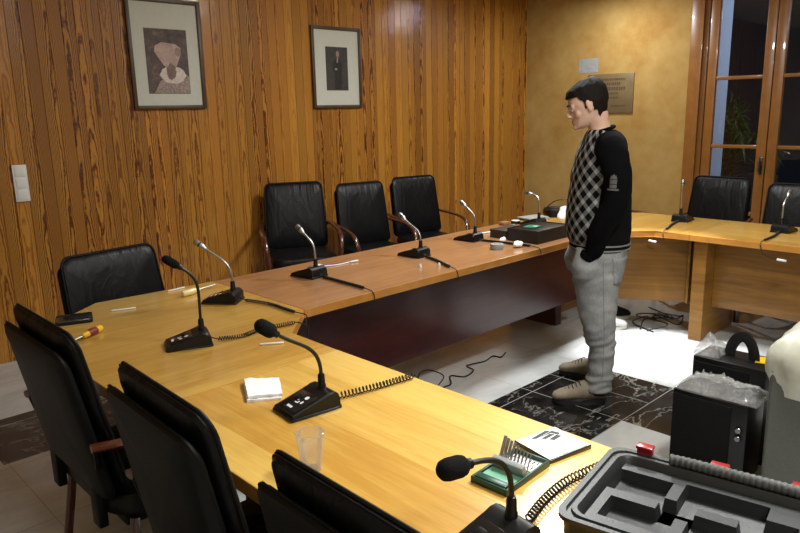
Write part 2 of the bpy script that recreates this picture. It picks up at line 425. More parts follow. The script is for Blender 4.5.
# ------------------------------------------------------------------ the room
X0, Y0, CH = -1.6, -2.6, 3.0
def build_floor():
    bm = MB()
    xs = [X0, -.06, .73, 1.33, 1.95, 2.55, 3.15, 3.445, 3.74, 4.34, 5.0, 5.6, 6.3, WX+.4]
    ys = [Y0, -1.4, -.8, -.2, .4, 1.02, 1.64, 1.96, 2.20, 2.285, 2.9, 3.5, 3.98, 4.08, WY+.1]
    for i in range(len(xs)-1):
        for j in range(len(ys)-1):
            cx, cy = (xs[i]+xs[i+1])/2, (ys[j]+ys[j+1])/2
            ring = cx < 3.74 and cy < 2.285 and (cy > 1.64 or cx > 3.15)
            band = 3.5 < cy < 4.08 and cx > .73
            bm.mi = 1 if (ring or band) else 0
            bm.loftrings([[(xs[i], ys[j], 0), (xs[i+1], ys[j], 0)], [(xs[i], ys[j+1], 0), (xs[i+1], ys[j+1], 0)]], cap=False) if False else None
            v = [bm.bm.verts.new(p) for p in ((xs[i], ys[j], 0), (xs[i+1], ys[j], 0), (xs[i+1], ys[j+1], 0), (xs[i], ys[j+1], 0))]
            f = bm.bm.faces.new(v); f.material_index = bm.mi
    # thin brass-dark joints inlaid between the black slabs
    bm.mi = 2
    for a, b in (((3.15, 1.64), (3.15, 2.285)), ((3.445, 1.64), (3.445, 2.285)), ((2.2, 2.20), (3.74, 2.20)), ((2.2, 1.64), (3.74, 1.64)), ((.73, 3.98), (2.5, 3.98))):
        d = .0025
        if a[0] == b[0]: q = ((a[0]-d, a[1]), (a[0]+d, a[1]), (a[0]+d, b[1]), (a[0]-d, b[1]))
        else: q = ((a[0], a[1]-d), (b[0], a[1]-d), (b[0], a[1]+d), (a[0], a[1]+d))
        f = bm.bm.faces.new([bm.bm.verts.new((x, y, .0006)) for x, y in q]); f.material_index = 2
    bmesh.ops.remove_doubles(bm.bm, verts=bm.bm.verts, dist=1e-5)
    struct(bm.build('floor', [M['mwhite'], M['mblack'], M['greyp']], smooth=0), 'polished floor of pale and black marble slabs', 'floor')
build_floor()

def build_wood_wall():
    b = MB(); w = .085
    k0 = math.floor(X0/w); prof = []
    x = k0*w
    while x < WX+.001:
        prof += [(x+.0006, WY+.004), (x+.003, WY), (x+w-.003, WY), (x+w-.0006, WY+.004)]
        x += w
    prof = [(min(px, WX+.06), py) for px, py in prof]
    ra = [b.bm.verts.new((px, py, 0)) for px, py in prof]; rb = [b.bm.verts.new((px, py, CH)) for px, py in prof]
    for i in range(len(prof)-1): b.bm.faces.new((ra[i], ra[i+1], rb[i+1], rb[i]))
    e = [(prof[-1][0], WY+.1), (prof[0][0], WY+.1)]
    va = [b.bm.verts.new((px, py, 0)) for px, py in e]; vb = [b.bm.verts.new((px, py, CH)) for px, py in e]
    b.bm.faces.new((ra[-1], va[0], vb[0], rb[-1])); b.bm.faces.new((va[0], va[1], vb[1], vb[0])); b.bm.faces.new((va[1], ra[0], rb[0], vb[1]))
    struct(b.build('wall_back', M['wall'], smooth=0), 'wall of varnished vertical pine boards', 'wall')
build_wood_wall()

WIN = (1.68, 3.03, .02, 2.72)   # y0, y1, z0, z1 of the window opening
def build_window_wall():
    th = .34
    b = MB()
    y0, y1, z0, z1 = WIN
    for ya, yb, za, zb in ((y1, WY+.1, 0, CH), (Y0, y0, 0, CH), (y0, y1, z1, CH), (y0, y1, -.02, z0)):
        b.box((WX+th/2, (ya+yb)/2, (za+zb)/2), (th, yb-ya, zb-za))
    struct(b.build('wall_right', M['plaster'], smooth=0), 'ochre sponged plaster wall', 'wall')
    # outside lining of the opening
    r = MB(); d = .13
    r.box((WX+.275, y1-d/2, (z0+z1)/2), (.27, d, z1-z0)); r.box((WX+.275, y0+d/2, (z0+z1)/2), (.27, d, z1-z0)); r.box((WX+.275, (y0+y1)/2, z1-d/4), (.27, y1-y0, d/2))
    struct(r.build('trim_1', M['reveal'], smooth=0), 'bluish white painted reveal outside the window', 'trim')
    win = bpy.data.objects.new('window_1', None); COL.objects.link(win); win.location = (WX, 0, 0)
    struct(win, 'tall wooden casement window looking out to dark plants', 'window')
    j = MB()
    for yy in (y1-.035, y0+.035): j.box((.07, yy, (z0+z1)/2), (.1, .07, z1-z0), bevel=.006)
    j.box((.07, (y0+y1)/2, z1-.035), (.1, y1-y0-.14, .07), bevel=.004); j.box((.07, (y0+y1)/2, z0+.03), (.1, y1-y0-.14, .06), bevel=.004)
    # architrave on the room side
    for yy in (y1+.03, y0-.03): j.box((-.008, yy, (z0+z1)/2), (.022, .12, z1-z0+.1), bevel=.006)
    j.box((-.008, (y0+y1)/2, z1+.03), (.022, y1-y0+.18, .1), bevel=.006)
    j.build('window_frame', M['sash'], win)
    mid = (y0+y1)/2
    for ya, yb, h in ((mid+.004, y1-.075, 1), (y0+.075, mid-.004, -1)):
        s = MB(); st = .085; za, zb = z0+.065, z1-.075
        for yy in (ya+st/2, yb-st/2): s.box((.055, yy, (za+zb)/2), (.05, st, zb-za), bevel=.006)
        for zz, hh in ((za+.06, .12), (zb-.04, .08)): s.box((.055, (ya+yb)/2, zz), (.05, yb-ya-2*st, hh), bevel=.005)
        for zz in (.555, 1.19, 1.83): s.box((.055, (ya+yb)/2, zz), (.042, yb-ya-2*st, .034), bevel=.006)
        so = s.build('sash', M['sash'], win)
        g = MB(); g.box((.055, (ya+yb)/2, (za+zb)/2), (.005, yb-ya-2*st+.01, zb-za-.1)); g.build('pane', M['glass'], so, smooth=0)
        if h == 1:
            k = MB(); k.box((.02, mid+.035, 1.02), (.02, .03, .16), bevel=.006); k.tube([(.01, mid+.035, 1.06), (-.03, mid+.035, 1.06), (-.035, mid+.035, .96)], .008)
            k.build('handle', M['dsteel'], so)
build_window_wall()
b = MB(); b.box((X0-.05, (Y0+WY)/2, CH/2), (.1, WY-Y0+.2, CH)); struct(b.build('wall_left', M['cream'], smooth=0), 'plain cream wall', 'wall')
b = MB(); b.box(((X0+WX)/2, Y0-.05, CH/2), (WX-X0+.2, .1, CH)); struct(b.build('wall_front', M['cream'], smooth=0), 'plain cream wall behind the viewer', 'wall')
b = MB(); b.box(((X0+WX)/2+.15, (Y0+WY)/2, CH+.05), (WX-X0+.9, WY-Y0+.4, .1)); struct(b.build('ceiling', M['ceiling'], smooth=0), 'plain pale ceiling', 'ceiling')
b = MB(); b.box((9.6, 2.5, -.06), (5.0, 9, .1)); struct(b.build('ground', M['soil'], smooth=0), 'dark garden soil', 'ground')

# plants outside the window
def shrub(loc, n, hgt, spread, label, seed):
    rng = random.Random(seed)
    root = thing('garden_shrub', label, 'plant', loc, group='plants outside the window')
    st = MB(); lf = MB()
    for k in range(n):
        a = rng.uniform(0, 2*PI); r = spread*rng.uniform(.2, 1); h = hgt*rng.uniform(.6, 1)
        path = bez((0, 0, 0), (.1*math.cos(a), .1*math.sin(a), h*.7), (r*.6*math.cos(a), r*.6*math.sin(a), h*1.05), (r*math.cos(a), r*math.sin(a), h*.82), 10)
        st.tube(path, .008, 5)
        for i in range(3, 11):
            p = path[i]; t = (path[i]-path[i-1]).normalized()
            for sd in (-1, 1, 0):
                side = t.cross(Vector((0, 0, 1))).normalized()*sd
                d = (side+t*.6+Vector((0, 0, rng.uniform(-.7, .1)))).normalized(); L = rng.uniform(.14, .26)
                w = d.cross(Vector((rng.uniform(-.3, .3), .2, 1))).normalized()*.018; nn = d.cross(w).normalized()*.012
                v = [lf.bm.verts.new(q) for q in (p, p+d*L*.4+w+nn, p+d*L-Vector((0, 0, .05)), p+d*L*.4-w+nn, p+d*L*.4+nn*2.2)]
                lf.bm.faces.new((v[0], v[1], v[4])); lf.bm.faces.new((v[1], v[2], v[4])); lf.bm.faces.new((v[2], v[3], v[4])); lf.bm.faces.new((v[3], v[0], v[4]))
    st.build('stem', M['leaf'], root); lf.build('foliage', M['leaf'], root)
shrub((8.25, 3.25, -.01), 26, 2.2, .62, 'tall arching leafy shrub seen through the left casement', 3)
shrub((8.55, 1.75, -.01), 24, 1.7, .62, 'lower leafy shrub seen through the right casement', 5)

# ------------------------------------------------------------------ wall hung things
def rect_patch(b, poly, y, th=.0012):
    b.prism(poly, 0, th, Matrix.Translation((0, y, 0)) @ Matrix.Rotation(PI/2, 4, 'X'))
def picture(cx, z0, w, h, pw, ph, pz, label, draw):
    r = thing('framed_picture', label, 'picture', (cx, WY, z0), group='framed portraits on the board wall')
    f = MB(); t = .028
    for x, z, sx, sz in ((-w/2+t/2, h/2, t, h), (w/2-t/2, h/2, t, h), (0, t/2, w-2*t, t), (0, h-t/2, w-2*t, t)):
        f.box((x, -.0145, z), (sx, .026, sz), bevel=.004)
    f.build('frame', M['frame'], r)
    m = MB(); m.box((0, -.009, h/2), (w-2*t+.004, .006, h-2*t+.004)); m.build('mount', M['mat'], r, smooth=0)
    p = MB(); p.box((0, -.0125, pz+ph/2), (pw, .001, ph))
    po = p.build('print', M['pr_dark'] if draw == 'old' else M['pr_bg2'], r, smooth=0)
    def ell(cx, cz, rx, rz, n=28, wob=0, seed=0):
        rg = random.Random(seed); return [(cx+rx*math.cos(2*PI*i/n)*(1+rg.uniform(-wob, wob)), cz+rz*math.sin(2*PI*i/n)*(1+rg.uniform(-wob, wob))) for i in range(n)]
    def put(name, poly, mat, d):
        q = MB(); rect_patch(q, poly, -.013-d*.0004, .0003); q.build(name, mat, po, smooth=0)
    if draw == 'old':
        z = pz; W = pw/2*.985
        put('painted_coat', [(-.12, z+.005), (W, z+.005), (W, z+.13), (.1, z+.15), (.0, z+.12), (-.07, z+.09)], M['pr_coat'], 1)
        put('painted_collar', ell(.035, z+.135, .1, .062, wob=.08), M['pr_ruff'], 2)
        put('painted_head', [(-.1, z+.3), (-.09, z+.34), (-.04, z+.365), (.03, z+.36), (.07, z+.355), (.11, z+.33), (.1, z+.27), (.075, z+.21), (.05, z+.17), (.0, z+.17), (-.03, z+.2), (-.06, z+.24)], M['pr_face'], 3)
        put('painted_beard', ell(.022, z+.16, .038, .055, wob=.15, seed=2), M['pr_beard'], 4)
        put('painted_ear', ell(.085, z+.3, .025, .032), M['pr_skin2'], 5)
    else:
        z = pz
        put('painted_suit', [(-.03, z+.01), (.045, z+.01), (.05, z+.16), (.058, z+.22), (.035, z+.27), (.0, z+.28), (-.04, z+.25), (-.055, z+.18), (-.03, z+.15)], M['pr_suit'], 1)
        put('painted_head', ell(.01, z+.315, .018, .027), M['pr_skin2'], 2)
        put('painted_shirt', [(-.004, z+.24), (.012, z+.24), (.018, z+.285), (.0, z+.285)], M['pr_skin2'], 2)
        put('painted_hands', ell(-.012, z+.185, .016, .01), M['pr_skin2'], 2)
picture(2.505, 1.645, .575, .78, .33, .46, .112, 'larger framed portrait of a bearded man in a white ruff', 'old')
picture(4.11, 1.63, .56, .70, .25, .375, .155, 'framed portrait of a small standing figure in a dark suit', 'suit')

sw = thing('light_switch', 'white three gang light switch plate on the pine board wall', 'switch', (1.405, WY, 1.065))
b = MB(); b.box((0, -.006, .12), (.088, .012, .24), bevel=.003); b.build('plate', M['white'], sw)
for k in range(3):
    b = MB(); b.box((0, -.0135, .045+k*.075), (.062, .006, .066), rot=Matrix.Rotation(.03, 4, 'X'), bevel=.002); b.build('rocker', M['white'], sw)

pl = thing('wall_plaque', 'bronze engraved plaque on the ochre wall behind the man', 'plaque', (WX, 3.96, 1.52))
b = MB(); b.box((-.008, 0, .205), (.016, .54, .41), bevel=.003); b.build('plate', M['plaque'], pl)
b = MB()
rng = random.Random(4)
for z, x0, x1, h in ((.35, -.14, .17, .022), (.305, -.1, .13, .03), (.255, -.16, .19, .034), (.205, -.05, .09, .018), (.16, -.08, .1, .016), (.075, -.19, -.06, .014), (.075, .02, .19, .014)):
    y = x0; b = MB()
    while y < x1:
        wd = rng.uniform(.6, 1.0)*h*.7
        b.box((-.0165, -y, z), (.001, wd, h)); y += wd*1.35
    b.build('lettering', M['engr'], pl, smooth=0)
b = MB(); b.box((-.001, 0, .075), (.0016, .235, .15)); o = b.build('paper_notice', M['greyp'], smooth=0); o.location = (WX, 4.235, 1.952)
tag(o, 'blank pale sheet of paper stuck on the wall above the plaque', 'paper')

# ------------------------------------------------------------------ the horseshoe table
TH = .042
IB, OB = 2.47, 3.27          # inner / outer line of the long back run
IN, ON = 1.53, .78           # near arm
IF, OF = 4.61, 5.36          # far arm
CA = .24                     # inner corner cut
ZP = .225                    # panel underside
def top(name, poly, mat, parent):
    b = MB(); b.prism(poly, T-TH, T, bevel=.003)
    for f in b.bm.faces:
        f.material_index = 0 if f.normal.z > .9 else 1
    bmesh.ops.recalc_face_normals(b.bm, faces=b.bm.faces)
    for f in b.bm.faces: f.material_index = 0 if abs(f.normal.z) > .9 else 1
    return b.build(name, [mat, M['edge']], parent, smooth=0)
def panel(p0, p1, mat, parent, z0=ZP, z1=T-TH, th=.025, name='modesty_panel'):
    p0, p1 = Vector(p0), Vector(p1); d = p1-p0; a = math.atan2(d.y, d.x)
    b = MB(); c = (p0+p1)/2; b.box((c.x, c.y, (z0+z1)/2), (d.length, th, z1-z0), rz=a, bevel=.002, seg=1)
    return b.build(name, mat, parent)
SB = .2
# long run
t = thing('conference_table', 'long russet-topped table section along the board wall with dark red front panel', 'table')
top('tabletop', [(IN+CA+.002, IB), (IF-CA-.002, IB), (IF-CA-.002, OB), (IN+CA+.002, OB)], M['topX'], t)
panel((IN+CA+.03, IB+SB), (IF-CA-.03, IB+SB), M['mahog'], t)
for x in (IN+CA+.05, IF-CA-.05): 
    b = MB(); b.box((x, (IB+OB)/2+.14, (T-TH)/2), (.07, .42, T-TH), bevel=.003, seg=1); b.build('leg', M['mahog'], t)
# near corner
t = thing('conference_table', 'honey-coloured corner table section with a cut-off outer corner, left of the long run', 'table')
top('tabletop', [(IN, 1.945), (IN, IB-CA), (IN+CA, IB), (IN+CA, OB), (1.17, 3.31), (.93, 3.12), (ON, 2.86), (ON, 1.945)], M['topC'], t)
panel((IN-SB+.02, 1.96), (IN-SB+.02, IB-.1), M['mahog'], t); panel((IN-SB+.02, IB-.1), (IN+CA-.06, IB+SB), M['mahog'], t)
for x, y, sx, sy in ((1.36, 2.0, .28, .06), (1.737, 2.72, .045, .3)):
    b = MB(); b.box((x, y, (T-TH)/2), (sx, sy, T-TH), bevel=.003, seg=1); b.build('leg', M['mahog'], t)
# near arm
t = thing('conference_table', 'honey-coloured table arm nearest the viewer holding the green bit box', 'table')
top('tabletop', [(ON, -.25), (IN, -.25), (IN, 1.942), (ON, 1.942)], M['topY'], t)
panel((IN-SB+.02, -.2), (IN-SB+.02, 1.93), M['oakp'], t)
for y in (-.15, 1.85):
    b = MB(); b.box((1.36, y, (T-TH)/2), (.28, .08, T-TH), bevel=.003, seg=1); b.build('leg', M['oakp'], t)
# far corner
t = thing('conference_table', 'honey-coloured corner table section behind the standing man', 'table')
top('tabletop', [(IF-CA, IB), (IF, IB-CA), (IF, 1.985), (OF, 1.985), (OF, 2.7), (4.95, 3.24), (4.75, OB), (IF-CA, OB)], M['topC'], t)
panel((IF+.14, 2.02), (IF+.14, 2.04), M['oakp'], t)
panel((IF-.13, 2.575), (IF+.19, 2.01), M['oakp'], t)
b = MB(); b.box((4.75, 3.0, (T-TH)/2), (.3, .06, T-TH), bevel=.003, seg=1); b.build('leg', M['oakp'], t)
# far arm
t = thing('conference_table', 'honey-coloured far table arm in front of the window with a golden front panel', 'table')
top('tabletop', [(IF, -.4), (OF, -.4), (OF, 1.982), (IF, 1.982)], M['topY'], t)
panel((IF+.18, -.35), (IF+.18, 1.87), M['oakp'], t)
for y in (1.915, -.3):
    b = MB(); b.box((IF+.30, y, (T-TH)/2), (.54, .09, T-TH), bevel=.003, seg=1); b.build('leg', M['oakp'], t)

# ------------------------------------------------------------------ chairs
def cushion(b, w0, w1, h, th, r, bulge, n=7, rings=6):
    """upright pad in the y-z plane, front towards +x, width w0 at bottom and w1 at top"""
    out = rounded_rect(1, 1, r, n)
    def P(s, x, k):
        res = []
        for u, v in out:
            z = (v*s+.5)*h if False else (.5+v*s)*h
            w = w0+(w1-w0)*(z/h)
            res.append((x, u*s*w, z))
        return res
    seq = [(.0, -th/2-bulge*.25), (.5, -th/2-bulge*.22), (.88, -th/2-.002), (.965, -th/2+.006), (1, -th/2+.02), (1, th/2-.02), (.965, th/2-.006), (.88, th/2+bulge*.2), (.6, th/2+bulge*.75), (.3, th/2+bulge), (.02, th/2+bulge)]
    seq[0] = (.02, seq[0][1])
    b.loftrings([P(s, x, 0) for s, x in seq]); return b
def bend(b, z0, x0, slope, curve):
    for v in b.bm.verts:
        z = v.co.z; v.co.x += x0-slope*z-curve*math.sin(min(max(z/.55, 0), 1)*PI)*.5+.10*(v.co.y/.25)**2*.18; v.co.z = z0+z
def make_chair(label):
    c = thing('conference_chair', label, 'chair', group='black leather conference chairs')
    sh = MB(); cushion(sh, .50, .47, .49, .034, .10, .004); bend(sh, .465, -.262, .2, -.03); sh.build('back_shell', M['shell'], c)
    cu = MB(); cushion(cu, .495, .46, .52, .034, .095, .014); bend(cu, .48, -.222, .2, -.03)
    co = cu.build('backrest', M['leather'], c)
    pp = MB(); ol = rounded_rect(1, 1, .095, 7); path = []
    for u, v in ol:
        z = (v+.5)*.52; w = .495+(.46-.495)*z/.52; path.append(Vector((.008, u*w*1.0, z)))
    pp.tube(path, .0055, 6, closed=True); bend(pp, .48, -.222, .2, -.03); pp.build('piping', M['shell'], co)
    se = MB(); ol = rounded_rect(.5, .5, .09, 6)
    se.loftrings([[(x*s, y*s, z) for x, y in ol] for s, z in ((.9, .40), (1, .415), (1.01, .45), (.97, .474), (.8, .487), (.4, .494), (.03, .495))]); se.build('seat', M['leather'], c)
    un = MB(); un.box((0, 0, .385), (.42, .44, .04), bevel=.008)
    for s in (-1, 1): un.box((-.262, s*.16, .47), (.03, .05, .2), bevel=.006)
    un.build('seat_frame', M['shell'], c)
    for s in (-1, 1):
        a = MB()
        pth = spline([(-.30, s*.262, .672), (-.16, s*.285, .664), (.02, s*.295, .65), (.13, s*.292, .62), (.185, s*.285, .55), (.19, s*.275, .46), (.185, s*.265, .3), (.2, s*.262, .012)], 6)
        a.tube(pth, [(.019, .013)]*len(pth), 10); a.build('arm', M['armw'], c)
        l = MB(); pth = spline([(-.19, s*.235, .40), (-.21, s*.25, .25), (-.25, s*.262, .012)], 6); l.tube(pth, [(.017, .015)]*len(pth), 10); l.build('leg', M['armw'], c)
        k = MB(); k.tube([(.188, s*.268, .40), (.17, s*.2, .40)], .012, 8); k.build('bracket', M['shell'], c)
        k = MB(); k.tube([(-.262, s*.2, .54), (-.285, s*.262, .662)], .012, 8); k.build('bracket', M['shell'], c)
    return c
chair0 = None
def chair(x, y, deg, label, s=1.0, sx=1.0):
    """x, y: middle of the top edge of the back"""
    global chair0
    c = make_chair(label) if chair0 is None else copy_tree(chair0)
    if chair0 is None: chair0 = c
    a = math.radians(deg); off = Vector((-.30*s, 0)); off.rotate(Matrix.Rotation(a, 2)) if False else None
    ox, oy = -.30*s*math.cos(a), -.30*s*math.sin(a)
    c.location = (x-ox, y-oy, 0); c.rotation_euler = (0, 0, a); c.scale = (s, s*sx, s); c['label'] = label
    return c
chair(.622, 2.215, 0, 'black leather chair seen from behind at the left edge of the picture', 1.015, 1.08)
chair(.63, 1.45, -2, 'black leather chair seen from behind, second along the near table arm', 1.01, 1.0)
chair(.645, .80, -1, 'black leather chair seen from behind at the bottom edge beside the clear cup')
chair(1.33, 3.50, -82, 'black leather chair facing the viewer across the cut corner of the table', .945, 1.14)
chair(3.41, 4.82, -118, 'black leather chair by the board wall, left of three, beneath the gap between portraits', 1.03)
chair(3.93, 4.58, -104, 'black leather chair by the board wall, the middle one of three', 1.0, .96)
chair(4.585, 4.58, -104, 'black leather chair by the board wall, right of three, near the bright wall streak', 1.0, .98)
chair(5.97, 2.33, 176, 'black leather chair in front of the left window casement', 1.0)
chair(5.74, 1.62, 186, 'black leather chair at the right edge below the window', 1.0, 1.1)
chair(5.90, 3.30, -100, 'black leather chair behind the standing man with one arm showing', .93)

# ------------------------------------------------------------------ gooseneck microphones
def coil(path, r, pitch, wire):
    P = resample([Vector(p) for p in path], pitch/9); out = []
    up = Vector((0, 0, 1))
    for i, p in enumerate(P):
        t = (P[min(i+1, len(P)-1)]-P[max(i-1, 0)]).normalized(); a = t.cross(up).normalized(); b = a.cross(t)
        k = min(1, i/9, (len(P)-1-i)/9)
        out.append(p+(a*math.cos(2*PI*i/9)+b*math.sin(2*PI*i/9))*r*k)
    return out
mic_parts = None
def make_mic_body(root):
    prof = [(.083, 0), (.083, .012), (.079, .018), (-.03, .050), (-.045, .056), (-.062, .056), (-.076, .047), (-.082, .033), (-.082, 0)]
    b = MB(); w = .057
    def sec(s, y): return [(x*(1 if x < 0 else s), y, z) for x, z in prof]
    b.loftrings([[(x*.985, -w, z*.9) for x, z in prof], sec(1, -w+.004), sec(1, w-.004), [(x*.985, w, z*.9) for x, z in prof]])
    base = b.build('base', M['blackp'], root, 30)
    s = MB(); s.prism(rounded_rect(.174, .124, .01, 4), 0, .009, bevel=.003); s.build('skirt', M['gloss'], base)
    tilt = math.atan2(.032, .109)
    def on(x): return .018+(.079-x)*.032/.109
    pm = MB(); m = Matrix.Translation((.028, 0, on(.028)+.0006)) @ Matrix.Rotation(tilt, 4, 'Y')
    pm.prism(rounded_rect(.086, .092, .006, 3), -.0004, .0012, m, bevel=.0005); plate = pm.build('control_panel', M['gloss'], base)
    bt = MB(); bt.prism(rounded_rect(.02, .026, .005, 4), .001, .0042, m @ Matrix.Translation((-.012, -.018, 0)), bevel=.001); bt.build('button', M['blackp'], base)
    k = MB()
    def mark(x, y, a, c): k.prism(rounded_rect(a, c, min(a, c)*.3, 2), .0012, .0018, m @ Matrix.Translation((x, y, 0)))
    for i in range(4): mark(.03, -.012+i*.007, .009, .0052)
    k.lathe([(.0075, .0012), (.0075, .0018)], 14, m @ Matrix.Translation((-.022, .015, 0)))
    mark(.0, .02, .012, .008); mark(.004, .006, .01, .005); mark(-.004, -.006, .006, .004); mark(.008, -.002, .004, .01); k.build('printed_mark', M['mark'], base, smooth=0)
    return base
def make_mic(x, y, d, headoff, headz, foam, label, cord=None, fr=1.0, level=False, coil_r=.0075, pitch=.011, drop=None, plug=None, chrome=True):
    rz = math.atan2(d[1], d[0])
    # the neck stands at local x = -.05
    nx = -.052
    loc = (x-nx*math.cos(rz), y-nx*math.sin(rz), T)
    r = thing('gooseneck_microphone', label, 'microphone', loc, rz, group='desk microphones around the table')
    make_mic_body(r)
    hz = headz-T; s = headoff
    c = MB(); c.lathe([(.0135, 0), (.0135, .012), (.0115, .016), (.0105, .042), (.0085, .047), (.006, .048)], 16, Matrix.Translation((nx, 0, .052))); c.build('collar', M['blackp'], r)
    L = .062
    hd = Vector((1, 0, .12)).normalized() if foam == 'flat' or level else Vector((.80, 0, .6 if s > .05 else 4)).normalized()
    end = Vector((nx+s, 0, hz))-hd*(L*.62)
    path = bez((nx, 0, .098), (nx, 0, .098+(end.z-.098)*.62), tuple(end-hd*min(.085, s*.75+.02)), tuple(end), 18)
    g = MB(); g.tube(path, .0058, 10); g.build('gooseneck', M['steel'] if foam is False else M['rubber'], r)
    q = hd.to_track_quat('Z', 'Y').to_matrix().to_4x4(); mm = Matrix.Translation(end) @ q
    h = MB()
    if foam is False:
        h.lathe([(.006, -.004), (.0085, 0), (.0085, .006), (.0125, .012), (.0135, .02), (.0135, .052), (.012, .058), (.006, .062)], 18, mm); h.build('capsule', M['steel'], r)
        e = MB(); e.lathe([(.0138, .030), (.0138, .036)], 18, mm); e.build('band', M['blackp'], r)
    else:
        h.lathe([(.006, -.004), (.0105, 0), (.0105, .02), (.013, .024), (.013, .03)], 18, mm); h.build('capsule', M['blackp'], r)
        e = MB(); k = 1.0
        e.lathe([(.013*min(1, fr+.1), .012), (.0195*fr, .02), (.0215*fr, .03), (.0215*fr, .056), (.019*fr, .068), (.012*fr, .076), (.003, .0785)], 22, mm); e.build('windscreen', M['foam'], r)
    if cord:
        tow = lambda p: local(loc, rz, p)
        pts = [Vector(tow((px, py, T+.0035+coil_r+coil_r*.0+(pz if len(q_) > 2 else 0)))) for q_ in cord for px, py, pz in [(*q_[:2], q_[2] if len(q_) > 2 else 0)]]
        sp = spline(pts, 8)
        k = MB(); k.tube(coil(sp, coil_r, pitch, .002), .0022 if coil_r > .006 else .002, 5)
        bk = Vector((-.07, .0, .022)); st = sp[0]
        k.tube(spline([bk, (bk+st)/2+Vector((0, 0, .002)), st], 5), .0026, 6)
        if drop:
            pts2 = [sp[-1]]+[Vector(tow(p)) for p in drop]; k.tube(spline(pts2, 6), .0025, 6)
        co = k.build('cord', M['rubber'], r)
        if plug:
            p = Vector(tow(plug[0])); dd = Vector(plug[1]); dl = Matrix.Rotation(-rz, 3, 'Z') @ dd
            e = MB(); mm = Matrix.Translation(p) @ dl.normalized().to_track_quat('Z', 'Y').to_matrix().to_4x4()
            e.prism(rounded_rect(.013, .013, .003, 3), 0, .055, mm, bevel=.002); e.build('plug', M['white'], co)
    return r
make_mic(1.225, 2.385, (-.93, .37), .085, 1.066, True, 'microphone with slim black foam tip on the left table corner, button panel facing left',
         [(1.272, 2.36), (1.36, 2.32), (1.46, 2.335), (1.61, 2.31)], drop=[(1.63, 2.285, T+.004), (1.655, 2.29, T-.02), (1.66, 2.30, T-.08)], pitch=.0095, fr=.76)
make_mic(1.63, 2.83, (-.62, .78), .15, 1.015, False, 'metal-tipped microphone in the left corner beside the ivory screwdriver',
         [(1.662, 2.783), (1.70, 2.64), (1.70, 2.52), (1.70, 2.44)], drop=[(1.70, 2.36, T+.012), (1.675, 2.325, T+.002), (1.668, 2.31, T-.05)], coil_r=.006, pitch=.007)
make_mic(2.19, 2.93, (-.15, 1), .11, .995, False, 'metal-tipped microphone on the long run beside the red and white wires',
         [(2.196, 2.884), (2.19, 2.72), (2.185, 2.60), (2.18, 2.53)], drop=[(2.18, 2.475, T+.004), (2.185, 2.462, T-.02), (2.185, 2.46, T-.05)], coil_r=.0064, pitch=.006)
make_mic(2.93, 2.87, (-.1, 1), .145, .975, False, 'metal-tipped microphone on the long run in front of the rightmost wall chair',
         [(2.925, 2.824), (2.88, 2.69), (2.83, 2.58), (2.81, 2.53)], drop=[(2.80, 2.478, T+.004), (2.80, 2.462, T-.02), (2.80, 2.46, T-.06)], coil_r=.0064, pitch=.006)
make_mic(3.53, 2.95, (-.1, 1), .10, .985, False, 'metal-tipped microphone on the long run left of the black boxes',
         [(3.535, 2.904), (3.555, 2.77), (3.575, 2.62), (3.58, 2.54)], drop=[(3.58, 2.478, T+.004), (3.58, 2.462, T-.02), (3.58, 2.46, T-.06)], coil_r=.0064, pitch=.006)
make_mic(4.30, 2.98, (.05, 1), .11, .975, False, 'metal-tipped microphone behind the black boxes beside the man', level=True)
make_mic(5.10, 2.27, (1, .1), .0, 1.03, False, 'upright metal-tipped microphone on the table in front of the left window chair',
         [(5.052, 2.268), (4.90, 2.24), (4.76, 2.20), (4.68, 2.18)], drop=[(4.63, 2.17, T+.006), (4.603, 2.165, T-.015), (4.595, 2.16, T-.06), (4.585, 2.20, T-.075)], coil_r=.006, pitch=.006, plug=((4.585, 2.20, T-.073), (-.05, .9, .1)))
make_mic(5.06, 1.56, (1, -.05), .09, 1.0, False, 'metal-tipped microphone on the far arm at the right edge of the picture',
         [(5.016, 1.556), (4.86, 1.535), (4.72, 1.53), (4.67, 1.53)], drop=[(4.625, 1.53, T+.006), (4.603, 1.53, T-.015), (4.595, 1.50, T-.07), (4.585, 1.42, T-.09)], coil_r=.006, pitch=.006, plug=((4.585, 1.42, T-.088), (-.05, -.9, -.05)))
make_mic(1.185, 1.585, (-1, .12), .165, 1.012, True, 'microphone with black foam tip on the near arm beside the white napkin',
         [(1.236, 1.578), (1.36, 1.55), (1.45, 1.535), (1.52, 1.525)], coil_r=.0095, pitch=.0125)
make_mic(1.03, .765, (-1, .12), .15, .955, 'flat', 'microphone with black foam tip bending over the green bit box',
         [(1.088, .768), (1.18, .79), (1.28, .80), (1.36, .79), (1.44, .775)], coil_r=.0095, pitch=.0125)
# ------------------------------------------------------------------ small things on the tables
def stick(name, a, b, r, mat, label, cat, group=None, z=T, seg=8):
    a, b = Vector((*a, 0)), Vector((*b, 0)); m = (a+b)/2; d = b-a
    k = MB(); L = d.length/2; k.tube([(-L, 0, r), (-L+r, 0, r), (L-r, 0, r), (L, 0, r)], [r*.6, r, r, r*.6], seg)
    o = k.build(name, mat); o.location = (m.x, m.y, z); o.rotation_euler = (0, 0, math.atan2(d.y, d.x)); return tag(o, label, cat, group)
stick('plastic_stick', (1.16, 3.10), (1.26, 3.065), .004, M['white'], 'thin white plastic stick in front of the corner chair', 'stick', 'white sticks on the table')
stick('plastic_stick', (1.50, 3.24), (1.60, 3.255), .004, M['white'], 'short white plastic stick left of the ivory screwdriver', 'stick', 'white sticks on the table')
stick('plastic_stick', (1.36, 2.195), (1.435, 2.145), .004, M['white'], 'short white plastic stick between the two black foam microphones', 'stick', 'white sticks on the table')
